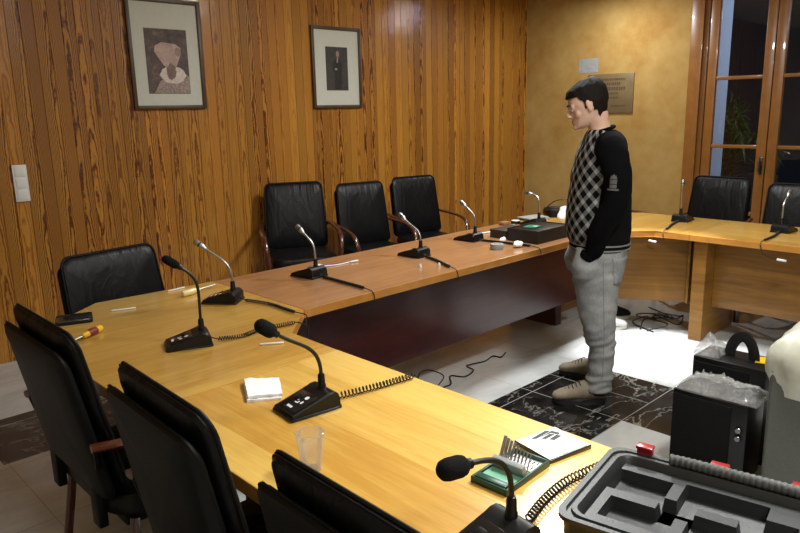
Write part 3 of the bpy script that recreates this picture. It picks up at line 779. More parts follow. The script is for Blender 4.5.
stick('plastic_stick', (3.72, 3.09), (3.88, 3.05), .006, M['white'], 'white plastic stick on the long run left of the black boxes', 'stick', 'white sticks on the table')
def screwdriver(a, b, hl, hm, gm, label):
    a, b = Vector((*a, 0)), Vector((*b, 0)); d = b-a; L = d.length
    o = thing('screwdriver', label, 'screwdriver', (a.x, a.y, T), math.atan2(d.y, d.x), group='screwdrivers on the corner table')
    mx = Matrix.Translation((0, 0, .0165)) @ Matrix.Rotation(PI/2, 4, 'Y')
    h = MB(); h.lathe([(.004, 0), (.012, .003), (.0155, .012), (.016, hl*.3), (.0135, hl*.32), (.0135, hl*.7), (.0145, hl*.72), (.011, hl*.8), (.0115, hl*.92), (.008, hl)], 14, mx); h.build('handle', hm, o)
    g = MB(); g.lathe([(.0145, hl*.3), (.0158, hl*.42), (.0152, hl*.66), (.0145, hl*.74)], 14, mx); g.build('grip', gm, o)
    s = MB(); s.lathe([(.003, hl*.98), (.003, L-.012), (.0042, L-.006), (.001, L)], 10, mx); s.build('shaft', M['steel'], o)
screwdriver((1.015, 2.835), (.80, 2.70), .115, M['yellow'], M['dred'], 'yellow screwdriver with dark red grip beside the black phone')
screwdriver((1.50, 3.085), (1.715, 3.14), .11, M['ivory'], M['ivory'], 'ivory handled screwdriver beside the corner microphone')
ph = thing('mobile_phone', 'black mobile phone in a folded case on the left table corner', 'phone', (.985, 3.06, T), -.35)
b = MB(); b.prism(rounded_rect(.15, .085, .012, 4), 0, .010, bevel=.003); b.build('case', M['leather'], ph)
b = MB(); b.prism(rounded_rect(.138, .072, .01, 4), .010, .018, bevel=.002); b.build('body', M['dsteel'], ph)
b = MB(); b.prism(rounded_rect(.125, .064, .004, 3), .018, .0188); b.build('screen', M['gloss'], ph)
b = MB(); b.prism(rounded_rect(.146, .075, .012, 4), .003, .009, Matrix.Translation((.0, .075, 0)), bevel=.002); b.build('case_flap', M['leather'], ph)

def sheet(name, poly, label, cat, mat, th, amp, loc, rz, seed, layers=1):
    b = MB(); n = 14
    (x0, y0), (x1, y1), (x2, y2), (x3, y3) = poly
    for L in range(layers):
        ox, oy, dz = L*.008, L*.006, L*th*1.6
        rows = []
        for i in range(n+1):
            u = i/n; row = []
            for j in range(n+1):
                v = j/n
                x = (x0*(1-u)+x1*u)*(1-v)+(x3*(1-u)+x2*u)*v; y = (y0*(1-u)+y1*u)*(1-v)+(y3*(1-u)+y2*u)*v
                z = th+abs(noise.noise(Vector((x*22+seed, y*22, L*3))))*amp
                e = .004*noise.noise(Vector((x*60, y*60, seed)))
                row.append((x+ox+e, y+oy+e, z+dz))
            rows.append(row)
        vt = [[b.bm.verts.new(p) for p in r] for r in rows]; vb = [[b.bm.verts.new((p[0], p[1], dz+.0002)) for p in r] for r in rows]
        for i in range(n):
            for j in range(n):
                b.bm.faces.new((vt[i][j], vt[i+1][j], vt[i+1][j+1], vt[i][j+1])); b.bm.faces.new((vb[i][j], vb[i][j+1], vb[i+1][j+1], vb[i+1][j]))
        for k in range(n):
            b.bm.faces.new((vt[k][0], vb[k][0], vb[k+1][0], vt[k+1][0])); b.bm.faces.new((vt[k+1][n], vb[k+1][n], vb[k][n], vt[k][n]))
            b.bm.faces.new((vt[0][k+1], vb[0][k+1], vb[0][k], vt[0][k])); b.bm.faces.new((vt[n][k], vb[n][k], vb[n][k+1], vt[n][k+1]))
    o = b.build(name, mat, smooth=50); o.location = loc; o.rotation_euler = (0, 0, rz); return tag(o, label, cat)
sheet('paper_napkin', [(0, .14), (.085, .065), (.015, -.055), (-.07, .005)], 'folded white paper napkin on the near arm', 'napkin', M['paper'], .006, .006, (1.105, 1.76, T), 0, 1, 2)

def cup():
    o = thing('plastic_cup', 'clear plastic cup standing beside the chair at the bottom edge', 'cup', (.925, 1.295, T))
    b = MB(); b.lathe([(.0235, .0015), (.0245, .0), (.0265, .02), (.0305, .06), (.035, .098), (.034, .098), (.0297, .06), (.0255, .02), (.023, .003)], 32, cap=True); b.build('body', M['cup'], o)
    r = MB(); r.tube([(.0352*math.cos(2*PI*i/32), .0352*math.sin(2*PI*i/32), .0985) for i in range(32)], .0018, 8, closed=True); r.build('rim', M['cup'], o)
cup()

def disc_case():
    a, c, d, e = (1.383, 1.022), (1.512, .978), (1.492, .852), (1.335, .885)
    cx, cy = sum(p[0] for p in (a, c, d, e))/4, sum(p[1] for p in (a, c, d, e))/4
    rz = math.atan2(d[1]-e[1], d[0]-e[0]); w, h = .146, .132
    o = thing('disc_case', 'white disc case with a dark picture on its cover, beside the green box', 'disc case', (cx, cy, T), rz)
    b = MB(); b.prism(rounded_rect(w, h, .002, 2), 0, .0105, bevel=.0012); b.build('case', M['gloss'], o)
    b = MB(); b.box((0, 0, .0106), (w-.006, h-.006, .0012)); cov = b.build('cover', M['paper'], o, smooth=0)
    b = MB(); mt = Matrix.Translation((.0, .012, .0113))
    for q in ([(-.034, .034), (.030, .048), (.046, .040), (-.020, .026)], [(-.020, .024), (.046, .038), (.056, .016), (.044, .012), (.034, .030)], [(-.010, .020), (.030, .028), (.038, .018), (-.002, .011)], [(.004, .006), (.040, .014), (.047, .002), (.012, -.006)]):
        b.prism(q, 0, .0004, mt)
    b.build('printed_picture', M['boxblack'], cov, smooth=0)
    b = MB(); b.box((.02, -.058, .0115), (.085, .009, .0005)); b.box((.064, .02, .0115), (.008, .05, .0005)); b.build('printed_strip', M['grey'], cov, smooth=0)
disc_case()

def bit_box():
    a = Vector((1.158, .972)); d = Vector((1.345, .885)); e = d-a  # long side, far corner to right corner
    ax = Vector((1.345, .988))-Vector((1.16, .972)); rz = math.atan2(-.1, 1)*0+math.atan2(.0, 1)
    o = thing('bit_box', 'open green box of drill bits under the bending microphone', 'bit box', (1.243, .926, T), math.radians(3))
    w, h, z = .185, .102, .017
    b = MB()
    for x, y, sx, sy in ((0, h/2-.003, w, .006), (0, -h/2+.003, w, .006), (-w/2+.003, 0, .006, h-.012), (w/2-.003, 0, .006, h-.012)): b.box((x, y, z/2), (sx, sy, z), bevel=.0012)
    b.box((0, 0, .002), (w-.01, h-.01, .004)); b.build('tray', M['green'], o)
    b = MB(); b.box((-.052, 0, .008), (.075, h-.014, .008), bevel=.001); b.build('inlay', M['lgreen'], o)
    b = MB(); b.box((-.077, 0, .014), (.022, h-.016, .012), bevel=.002); b.build('hinge_bar', M['green'], o)
    b = MB(); b.box((-.008, 0, .022), (.016, h-.014, .036), rot=Matrix.Rotation(-.3, 4, 'Y'), bevel=.002); b.build('bit_holder', M['grey'], o)
    b = MB(); b.box((.06, 0, .0045), (.058, h-.016, .003)); lab = b.build('label', M['paper'], o, smooth=0)
    b = MB()
    for k in range(8):
        for q in range(2): b.box((.046+q*.026, -.04+k*.011, .0064), (.012, .0035, .0006))
    b.build('printed_mark', M['boxblack'], lab, smooth=0)
    for k in range(9):
        r = .0016+.00035*k; L = .045+.003*k; y = -.04+k*.0098
        b = MB(); m = Matrix.Translation((.004, y, .012)) @ Matrix.Rotation(.45, 4, 'Y'); b.lathe([(r*.3, 0), (r, .004), (r, L), (r*.9, L+.001)], 8, m); b.build('drill_bit', M['steel'], o)
bit_box()

def tool_case():
    o = thing('tool_case', 'open charcoal tool case with red latches at the bottom right', 'tool case', (1.311, .452, T), math.radians(10))
    W, L, Hh = .34, .56, .062
    out = rounded_rect(W, L, .035, 6)
    b = MB()
    def ring(s, z): return [(x*(1-s/W*2), y*(1-s/L*2), z) for x, y in out]
    b.loftrings([ring(.012, 0), ring(.002, .006), ring(0, Hh-.012), ring(-.008, Hh-.01), ring(-.008, Hh), ring(.004, Hh), ring(.006, Hh-.006), ring(.012, Hh-.006), ring(.014, Hh), ring(.022, Hh), ring(.026, Hh-.006), ring(.034, .022), ring(.06, .016)])
    b.build('shell', M['case'], o)
    pits = [(-.10, -.02, .09, .22, .006), (.01, .10, .13, .24, .010), (-.11, .0, -.10, .06, .008), (.03, .11, -.06, .10, .006), (-.10, .10, -.23, -.13, .010), (-.03, .03, .06, .13, .016), (-.05, .06, -.12, -.02, .02)]
    ins = MB(); nx, ny = 56, 100; w_, l_ = W-.074, L-.074; vt = []
    for a in range(nx+1):
        row = []
        for c in range(ny+1):
            x, y = (a/nx-.5)*w_, (c/ny-.5)*l_; z = .046
            for xa, xb, ya, yb, zz in pits:
                if xa < x < xb and ya < y < yb: z = min(z, zz)
            row.append(ins.bm.verts.new((x, y, z)))
        vt.append(row)
    for a in range(nx):
        for c in range(ny): ins.bm.faces.new((vt[a][c], vt[a+1][c], vt[a+1][c+1], vt[a][c+1]))
    ins.build('moulded_insert', M['case'], o, 25)
    for y in (.212, .05, -.11, -.22):
        l = MB(); l.box((W/2+.006, y, Hh-.008), (.014, .036, .046), bevel=.003); l.box((W/2+.006, y, Hh+.016), (.026, .038, .007), bevel=.002); l.build('latch', M['red'], o)
    h = MB(); pth = spline([(W/2-.014, .15, Hh+.011), (W/2-.014, .10, Hh+.0125), (W/2-.014, .0, Hh+.0125), (W/2-.014, -.14, Hh+.0125)], 8)
    P = resample(pth, .004); h.tube(P, [.0125+.0012*math.sin(i*2.1) for i in range(len(P))], 12); h.build('flex_hose', M['hose'], o)
tool_case()

# things in front of the man
def open_box(name, label, x0, x1, y0, y1, h, mat, inner, lid=False):
    o = thing(name, label, 'box', ((x0+x1)/2, (y0+y1)/2, T)); w, d, t = x1-x0, y1-y0, .006
    b = MB()
    for x, y, sx, sy in ((0, d/2-t/2, w, t), (0, -d/2+t/2, w, t), (-w/2+t/2, 0, t, d-2*t), (w/2-t/2, 0, t, d-2*t)): b.box((x, y, h/2), (sx, sy, h), bevel=.001, seg=1)
    b.box((0, 0, .004), (w-2*t, d-2*t, .006)); b.build('body', mat, o)
    return o, w, d
o, w, d = open_box('storage_box', 'large black box with green contents on the table in front of the man', 3.68, 4.06, 2.555, 2.80, .085, M['boxblack'], None)
b = MB(); b.box((0, 0, .045), (w-.014, d-.014, .07), bevel=.003); b.build('lining', M['blackp'], o)
b = MB(); b.box((-.04, .03, .0825), (.11, .09, .004), rz=.2); b.build('green_card', M['greygreen'], o)
b = MB(); b.box((-.05, .0, .0875), (.05, .035, .006), rz=.4, bevel=.001); b.build('white_label', M['lgreen'], o)
o, w, d = open_box('storage_box', 'smaller dark brown box behind the large black box', 3.70, 3.93, 2.825, 2.96, .055, M['boxbrown'], None)
b = MB(); b.box((0, 0, .052), (w+.004, d+.004, .01), bevel=.002); b.build('lid', M['boxbrown'], o)
def tape():
    o = thing('tape_roll', 'roll of clear tape near the inner edge of the long run', 'tape', (3.40, 2.665, T))
    b = MB(); rings = [(.040, .001), (.0415, .012), (.0415, .03), (.040, .034), (.030, .034), (.0285, .03), (.0285, .004), (.030, .001)]
    b.loftrings([[(r*math.cos(2*PI*k/28), r*math.sin(2*PI*k/28), z) for k in range(28)] for r, z in rings], closed=True); b.build('tape', M['greyp'], o)
    c = MB(); c.loftrings([[(r*math.cos(2*PI*k/28), r*math.sin(2*PI*k/28), z) for k in range(28)] for r, z in [(.0285, .002), (.0285, .033), (.0265, .033), (.0265, .002)]], closed=True); c.build('core', M['white'], o)
tape()
def crumple(name, label, cat, loc, r, sc, mat, seed, rough=.35):
    b = MB(); b.ball((0, 0, 0), r, sc, u=28, v=18)
    for v in b.bm.verts:
        n = noise.noise(v.co*(2.2/r)*.5+Vector((seed, 0, 0)))+.5*noise.noise(v.co*(2.0/r)+Vector((0, seed, 0)))
        v.co *= 1+rough*n
    mz = min(v.co.z for v in b.bm.verts)
    for v in b.bm.verts: v.co.z -= mz
    o = b.build(name, mat, smooth=25); o.location = loc; return tag(o, label, cat)
crumple('crumpled_tissue', 'small white crumpled tissue on the long run right of the tape roll', 'tissue', (3.53, 2.60, T), .024, (1.4, 1, .8), M['paper'], 2)
crumple('crumpled_tissue', 'small white crumpled tissue beside the tape roll', 'tissue', (3.615, 2.785, T), .02, (1.5, .8, .7), M['paper'], 5)
crumple('plastic_bag', 'white crumpled bag standing behind the large black box', 'bag', (4.46, 2.87, T), .048, (1.1, .8, 1.25), M['paper'], 8, .3)
for i, (x, y) in enumerate(((2.71, 2.66), (2.80, 2.60))):
    b = MB(); b.lathe([(.008, 0), (.009, .004), (.007, .012), (.005, .022), (.001, .024)], 14); o = b.build('plug_cap', M['white']); o.location = (x, y, T)
    tag(o, 'white plastic cap on the long run, the %s of two' % ('left' if i == 0 else 'right'), 'cap', 'white caps on the long run')
def wires():
    o = thing('wire_bundle', 'bundle of red, white and blue wires behind the third microphone', 'wires', (2.42, 3.08, T), -.15)
    for k, (m, dy) in enumerate(((M['white'], 0), (M['red'], .012), (M['blue'], .024))):
        b = MB(); b.tube(spline([(-.13, dy+.02, .004), (-.05, dy, .006), (.03, dy-.008, .004), (.12, dy+.006-k*.01, .004)], 8), .0038, 7); b.build('wire', m, o)
    b = MB(); b.box((-.085, .016, .009), (.05, .045, .016), bevel=.005); b.build('sleeve', M['white'], o)
    b = MB(); b.lathe([(.005, 0), (.006, .05), (.003, .055)], 10, Matrix.Translation((.12, 0, .006)) @ Matrix.Rotation(PI/2, 4, 'Y')); b.build('tip', M['white'], o)
wires()
b = MB(); b.lathe([(.036, 0), (.037, .004), (.037, .02), (.034, .023), (.001, .0235)], 24); o = b.build('round_tin', [M['gloss']]); o.location = (4.27, 3.17, T); tag(o, 'small round black tin with pale lid behind the boxes', 'tin')
b = MB(); b.lathe([(.033, .0235), (.033, .0255), (.001, .0257)], 24); b.build('lid', M['white'], o)
b = MB()
for k, (dx, dy, rz) in enumerate(((0, 0, .1), (.01, .01, -.05), (-.01, 0, .2))): b.box((dx, dy, .004+k*.008), (.20, .14, .008), rz=rz, bevel=.001, seg=1)
o = b.build('paper_stack', M['greyp']); o.location = (4.55, 3.10, T) if False else (4.52, 3.18, T); o.rotation_euler = (0, 0, -.4); tag(o, 'stack of pale grey papers beside the far corner microphone', 'papers')
b = MB(); b.box((0, 0, .013), (.08, .05, .026), bevel=.004); o = b.build('card_box', M['card']); o.location = (4.17, 3.2, T); tag(o, 'small brown cardboard box at the outer edge of the long run', 'box')
b = MB(); b.box((0, 0, .012), (.05, .03, .024), bevel=.005); b.box((.02, 0, .022), (.03, .02, .03), rot=Matrix.Rotation(.5, 4, 'Y'), bevel=.004); o = b.build('clip', M['grey']); o.location = (4.03, 3.02, T); tag(o, 'small grey plastic clip behind the smaller brown box', 'clip')
def shoulder_bag():
    o = thing('shoulder_bag', 'flat black bag with a strap lying on the far table corner', 'bag', (4.86, 3.08, T), -.72)
    b = MB(); out = rounded_rect(.40, .18, .05, 5)
    b.loftrings([[(x*s, y*s, z+.012*noise.noise(Vector((x*9, y*9, z*20)))*(z > .02)) for x, y in out] for s, z in ((.96, 0), (1, .012), (1.01, .035), (.96, .06), (.7, .07), (.05, .072))]); b.build('body', M['leather'], o)
    b = MB(); p = spline([(-.18, .02, .065), (-.12, .0, .12), (-.02, -.02, .135), (.08, -.03, .11), (.17, .0, .065)], 8); b.tube(p, [(.016, .004)]*len(p), 8); b.build('strap', M['rubber'], o)
shoulder_bag()

# ------------------------------------------------------------------ floor things
def loudspeaker(loc, w, d, h, label, feet=True, rz=0):
    """front faces -x; w along y, d along x"""
    o = thing('loudspeaker', label, 'loudspeaker', loc, rz, group='black loudspeakers on the floor')
    b = MB(); b.box((0, 0, h/2+.012), (d, w, h-.012), bevel=.008); b.build('cabinet', M['blackp'], o)
    g = MB(); g.box((-d/2-.004, .03, h/2+.01), (.01, w*.78, h*.88), bevel=.004); g.build('grille', M['foam'], o)
    for s, z in ((0, h*.72), (0, h*.62)):
        k = MB(); k.lathe([(.014, 0), (.014, .012), (.011, .016), (.001, .0165)], 16, Matrix.Translation((-d/2, -w/2+.03, z)) @ Matrix.Rotation(-PI/2, 4, 'Y')); k.build('knob', M['dsteel'], o)
    for sx in (-1, 1):
        for sy in (-1, 1):
            k = MB(); k.lathe([(.016, 0), (.018, .014)], 12, Matrix.Translation((sx*(d/2-.03), sy*(w/2-.03), 0))); k.build('foot', M['rubber'], o)
    return o
spA = loudspeaker((2.965, 1.10, 0), .32, .19, .37, 'lower black loudspeaker standing nearest the table, wrap lying on top')
spB = loudspeaker((3.205, 1.12, 0), .32, .20, .455, 'taller black loudspeaker with a carrying strap, beside the grey bin')
b = MB(); P = []
for i in range(21):
    a = PI*i/20; P.append(Vector((.0, -.02+.055*math.cos(a), .452+.11*math.sin(a))))
b.tube(P, [(.024, .003)]*21, 8)
b.build('carrying_strap', M['rubber'], spB)
b = MB(); b.box((.03, -.10, .4625), (.09, .06, .002), rz=.3); b.build('yellow_tag', M['yellow'], spB, smooth=0)
def wrap(label, loc, L, W, Hh, seed, rz, group='clear plastic wrap on the loudspeakers'):
    b = MB(); n, m = 52, 40; rows = []
    for i in range(n+1):
        row = []
        for j in range(m+1):
            u, v = i/n*2-1, j/m*2-1
            ed = (1-max(abs(u), abs(v))**3)
            x, y = u*L/2*(1+.08*noise.noise(Vector((v*3, seed, 0)))), v*W/2*(1+.1*noise.noise(Vector((u*3, seed, 4))))
            q = Vector((x*11+seed, y*11, 0)); z = .004+Hh*ed*(.5+.55*noise.noise(q)+.42*abs(noise.noise(q*2.7))+.3*abs(noise.noise(q*5.5))+.12*noise.noise(q*11))
            row.append((x, y, max(.0025, z)))
        rows.append(row)
    vt = [[b.bm.verts.new(p) for p in r] for r in rows]
    for i in range(n):
        for j in range(m): b.bm.faces.new((vt[i][j], vt[i+1][j], vt[i+1][j+1], vt[i][j+1]))
    o = b.build('plastic_wrap', M['film'], smooth=0); o.location = loc; o.rotation_euler = (0, 0, rz); tag(o, label, 'plastic wrap', group)
wrap('crumpled clear plastic wrap lying on the lower loudspeaker', (2.97, 1.08, .3775), .2, .34, .085, 1, 0)
wrap('crumpled clear plastic wrap lying on the strapped loudspeaker', (3.20, 1.225, .4615), .18, .11, .085, 6, 0)
def flat_board():
    b = MB(); b.prism([(-.10, .06), (.10, .10), (.16, -.12), (.02, -.16), (-.08, -.10)], 0, .02, bevel=.004); o = b.build('wrapped_panel', M['gloss'])
    return o
def bin_():
    o = thing('waste_bin', 'tall grey bin with a white liner at the right edge', 'bin', (3.01, .675, 0))
    w, d, h = .38, .36, .585; b = MB(); out = rounded_rect(1, 1, .05, 5)
    b.loftrings([[(x*d*s, y*w*s, z) for x, y in out] for s, z in ((.96, 0), (.985, .006), (1, h-.02), (1.015, h-.018), (1.015, h), (.98, h), (.95, .03), (.1, .02))]); b.build('body', M['bin'], o)
    b = MB(); n, m = 40, 14; rows = []
    for k in range(m+1):
        t = k/m; row = []
        for i in range(n):
            a = 2*PI*i/n; u = abs(math.cos(a))**.6*math.copysign(1, math.cos(a)); v = abs(math.sin(a))**.6*math.copysign(1, math.sin(a))
            if t < .25: s = 1.06+.16*math.sin(t/.25*PI/2); z = h-.11+.09*t/.25
            else: q = (t-.25)/.75; s = 1.22*math.cos(q*PI/2)**.7+.01; z = h-.02+.19*math.sin(q*PI/2)
            w_ = 1+.10*noise.noise(Vector((math.cos(a)*2.4, math.sin(a)*2.4, t*3)))+.04*noise.noise(Vector((math.cos(a)*8, math.sin(a)*8, t*8)))
            dz = .03*noise.noise(Vector((math.cos(a)*1.7, math.sin(a)*1.7, 9+t)))
            row.append((u*d/2*s*w_, v*w/2*s*w_, z+dz))
        rows.append(row)
    b.loftrings(rows, cap=True); b.build('bin_liner', M['bag'], o, smooth=60)
bin_()

def cable(pts, r, label, mat=None, group='cables on the floor'):
    p0 = Vector((*pts[0], 0)); b = MB(); sp = spline([(x-p0.x, y-p0.y, r+.001) for x, y in pts], 8); b.tube(sp, r, 7)
    o = b.build('floor_cable', mat or M['rubber']); o.location = (p0.x, p0.y, 0); tag(o, label, 'cable', group)
cable([(2.60, 2.45), (2.80, 2.60), (2.90, 2.61), (3.00, 2.70), (3.05, 2.63), (3.17, 2.66), (3.20, 2.74), (3.34, 2.71), (3.45, 2.73), (3.47, 2.68), (3.56, 2.71)], .0045, 'black cable wandering over the floor below the long run')
cable([(2.70, 2.62), (2.86, 2.84), (2.98, 2.88), (2.98, 2.74), (2.85, 2.66)], .003, 'thin grey-black cable looping beneath the long run')
rng = random.Random(11)
for k in range(3):
    pts = [(4.62, 2.30-.05*k)]
    for i in range(7): pts.append((4.72+.07*i+rng.uniform(-.06, .06), 2.30+rng.uniform(-.16, .16)))
    P = [Vector((x, y, .006+abs(math.sin(i*1.3+k))*.05*(0 < i < 6))) for i, (x, y) in enumerate(pts)]
    b = MB(); o0 = P[0].copy(); b.tube(spline([p-Vector((o0.x, o0.y, 0)) for p in P], 8), .0045, 7)
    o = b.build('floor_cable', M['rubber']); o.location = (o0.x, o0.y, 0)
    tag(o, 'black cable, one of the tangle on the floor under the far corner', 'cable', 'tangled cables under the far corner')
def shoe_parts(root, upper, sole, lace=None, L=.29, mats=None, flip=1, sole_h=.028):
    def ring(x, w, z0, h, n=20, flat=.5):
        out = []
        for k in range(n):
            a = 2*PI*k/n; y = math.cos(a)*w; z = z0+h*(.5+.5*math.sin(a))
            out.append((x, y, z))
        return out
    up = MB(); up.loftrings([ring(-.135, .018, sole_h, .045), ring(-.13, .030, sole_h-.006, .085), ring(-.10, .038, sole_h-.008, .105), ring(-.055, .041, sole_h-.008, .112), ring(-.01, .042, sole_h-.008, .105), ring(.035, .044, sole_h-.008, .085), ring(.08, .047, sole_h-.008, .066), ring(.115, .044, sole_h-.008, .054), ring(.14, .032, sole_h-.006, .04), ring(.152, .012, sole_h, .02)])
    uo = up.build('shoe', upper, root, 60)
    so = MB(); ol = []
    for k in range(40):
        a = 2*PI*k/40; x = math.cos(a); w = .046+.006*x if x > 0 else .041+.0*x
        ol.append((x*(.152 if x > 0 else .14), math.sin(a)*w*(1 if abs(x) < .9 else 1)))
    so.prism(ol, 0, sole_h, bevel=.006); so.build('sole', sole, uo, 50)
    if lace:
        la = MB()
        for k in range(5):
            x = .005+k*.019; z = sole_h+.1-k*.0105-.004; la.tube([(x-.004, -.03, z-.014), (x, -.012, z), (x+.004, .012, z), (x, .03, z-.014)], .003, 6)
        la.build('lace', lace, uo)
    return uo
s1 = thing('shoe', 'white rounded shoe on the floor under the far corner table', 'shoe', (4.47, 2.49, 0), -.75); shoe_parts(s1, M['wsole'], M['wsole'], None); s1.scale = (1, 1, .95)
s2 = thing('shoe', 'black shoe with a white sole rim standing behind the white one', 'shoe', (4.73, 2.60, 0), -.72); shoe_parts(s2, M['sock'], M['wsole'], M['lace'])
# ------------------------------------------------------------------ the man
def ering(cx, cy, z, rx, ry, n=36, e=1.0, tx=0):
    out = []
    for k in range(n):
        a = 2*PI*k/n; c, s = math.cos(a), math.sin(a)
        x = abs(c)**e*math.copysign(1, c)*rx; y = abs(s)**e*math.copysign(1, s)*ry
        out.append((cx+x, cy+y, z+tx*x))
    return out
def fused(b, name, mats, parent, voxel, smooth=6, factor=.5, wrinkle=0, wscale=8, seed=0, sdiv=0):
    o = b.build(name, mats, None, 0)
    md = o.modifiers.new('r', 'REMESH'); md.mode = 'VOXEL'; md.voxel_size = voxel; md.use_smooth_shade = True
    ms = o.modifiers.new('s', 'SMOOTH'); ms.iterations = smooth; ms.factor = factor
    dg = bpy.context.evaluated_depsgraph_get(); dg.update()
    me = bpy.data.meshes.new_from_object(o.evaluated_get(dg))
    o.modifiers.clear(); old = o.data; o.data = me; me.name = name; bpy.data.meshes.remove(old)
    if wrinkle:
        nr = [v.normal.copy() for v in me.vertices]
        for v, n in zip(me.vertices, nr):
            q = v.co*wscale+Vector((seed, 0, 0))
            v.co += n*wrinkle*noise.noise(Vector((q.x, q.y, q.z*1.9)))
    for p in me.polygons: p.use_smooth = True
    if parent is not None: o.parent = parent
    return o
def limb(b, pts, seg=20):
    b.tube(spline([p[:3] for p in pts], 5), [r for i in range(len(pts)-1) for r in [pts[i][3]+(pts[i+1][3]-pts[i][3])*k/5 for k in range(5)]]+[pts[-1][3]], seg)

HP = math.radians(19); HC = Vector((.032, 0, 1.612))
HM = Matrix.Translation(HC) @ Matrix.Rotation(HP, 4, 'Y')
FOOT_L, FOOT_R = (.05, .165), (-.03, -.20)
def person():
    b = MB()
    # skull and face, stacked in the head's own frame
    head = [(.119, .0, -.06, .030), (.108, .045, -.082, .050), (.09, .074, -.098, .064), (.065, .090, -.106, .071), (.03, .097, -.108, .075), (.012, .099, -.106, .075), (-.004, .093, -.104, .0745), (-.02, .090, -.098, .072), (-.04, .093, -.086, .067), (-.06, .097, -.07, .060), (-.078, .097, -.05, .053), (-.095, .100, -.03, .043), (-.108, .092, -.005, .030), (-.114, .075, .02, .018)]
    b.loftrings([[HM @ Vector(p) for p in ering((f+k)/2, 0, z, (f-k)/2, w, 32, .92)] for z, f, k, w in head])
    # nose
    nb = [(.018, .098, .006, .008), (.0, .1, .010, .010), (-.016, .108, .012, .013), (-.03, .113, .0135, .016), (-.041, .104, .012, .014), (-.047, .096, .006, .008)]
    b.loftrings([[HM @ Vector(p) for p in ering(x, 0, z, d, w, 14)] for z, x, d, w in nb])
    for s in (-1, 1):
        b.ball(HM @ Vector((.087, s*.034, .016)), .015, (.6, 1.5, .5), HM.to_3x3().to_4x4())          # brow ridge
        b.ball(HM @ Vector((.083, s*.034, .003)), .0135, (.9, 1.15, .85))                                   # lids
        b.ball(HM @ Vector((.068, s*.042, -.03)), .022, (.8, .9, 1.1))                                    # cheek
        b.ball(HM @ Vector((.004, s*.075, -.006)), .030, (.62, .26, 1.05), HM.to_3x3().to_4x4() @ Matrix.Rotation(s*.35, 4, 'Z'))
        b.ball(HM @ Vector((.008, s*.073, -.032)), .012, (.8, .5, 1))
    b.ball(HM @ Vector((.096, 0, -.062)), .010, (.8, 2.2, .6)); b.ball(HM @ Vector((.096, 0, -.073)), .011, (.8, 1.9, .6)); b.ball(HM @ Vector((.094, 0, -.097)), .018, (.8, 1.2, .8))
    # neck, trunk, arms, legs in one surface
    b.loftrings([ering(x, 0, z, rx, ry, 32) for z, x, rx, ry in ((1.575, -.012, .062, .056), (1.53, -.022, .058, .056), (1.49, -.034, .058, .058), (1.455, -.05, .068, .078), (1.43, -.06, .082, .12), (1.39, -.06, .095, .165), (1.30, -.05, .11, .17), (1.15, -.045, .11, .155), (1.0, -.04, .11, .15), (.88, -.045, .115, .155), (.80, -.05, .10, .14))])
    for s, F in ((1, FOOT_L), (-1, FOOT_R)):
        limb(b, [(-.05, s*.085, .86, .085), (-.04+(F[0]-.045)*.3, s*.10, .60, .072), (-.05+(F[0]-.045)*.7, F[1]*.85, .42, .052), (-.06+F[0]-.045, F[1]*.95, .30, .05), (-.055+F[0]-.045, F[1], .12, .034), (-.05+F[0]-.045, F[1], .05, .036)])
    arms = {1: ((-.058, .180, 1.40), (-.100, .228, 1.13), (.026, .160, .828)), -1: ((-.065, -.180, 1.40), (-.12, -.235, 1.12), (.026, -.155, .83))}
    for s, (sh, el, wr) in arms.items():
        limb(b, [(sh[0]+.01, sh[1]-s*.05, sh[2], .05), (*sh, .052), ((sh[0]+el[0])/2, (sh[1]+el[1])/2+s*.005, (sh[2]+el[2])/2, .045), (*el, .04), ((el[0]+wr[0])/2, (el[1]+wr[1])/2, (el[2]+wr[2])/2, .035), (*wr, .026)], 16)
        w = Vector(wr); d = Vector((.2, -s*.35, -1)).normalized(); sd = Vector((1, 0, .25)).normalized(); nrm = d.cross(sd).normalized()
        # palm, four unequal bent fingers and a thumb leaving its side
        b.loftrings([[w+d*t+sd*math.cos(2*PI*k/16)*a+nrm*math.sin(2*PI*k/16)*c for k in range(16)] for t, a, c in ((-.01, .024, .02), (.02, .032, .016), (.06, .041, .0145), (.09, .040, .012), (.098, .034, .009))])
        for q, (o_, L) in enumerate(((.031, .070), (.0105, .079), (-.0105, .073), (-.031, .058))):
            p = w+d*.085+sd*o_; cu = nrm*(-s)
            pth = [p, p+d*L*.45, p+d*L*.8+cu*-.012, p+d*L*.98+cu*-.030]; b.tube(spline(pth, 4), [.0095-.0022*i/12 for i in range(13)], 10)
        p = w+d*.03+sd*.028; b.tube(spline([p, p+d*.022+sd*.022, p+d*.05+sd*.028, p+d*.072+sd*.022], 4), [.0115-.0028*i/12 for i in range(13)], 10)
    body = fused(b, 'person', M['skin'], None, .005, 5, .5)
    body.location = (3.36, 2.0, 0); body.rotation_euler = (0, 0, math.radians(131))
    tag(body, 'standing man in a checked black sweater and grey jeans looking down at the table', 'person')

    # --- hair: cap over the skull, open at face, ears and nape
    h = MB(); k = .008
    hr = [(.119, .0, -.06, .030), (.108, .047, -.082, .050), (.09, .078, -.098, .064), (.065, .092, -.106, .071), (.03, .09, -.108, .0745), (.0, .09, -.104, .0745), (-.03, .09, -.09, .068), (-.06, .09, -.078, .060), (-.085, .09, -.066, .056), (-.10, .09, -.06, .05)]
    h.loftrings([[HM @ Vector(p) for p in ering((f+q)/2, 0, z+(k if i == 0 else 0), (f-q)/2+k, w+k*.75, 40, .92)] for i, (z, f, q, w) in enumerate(hr)])
    hi = HM.inverted()
    bmesh.ops.subdivide_edges(h.bm, edges=h.bm.edges[:], cuts=2, use_grid_fill=True)
    dele = []
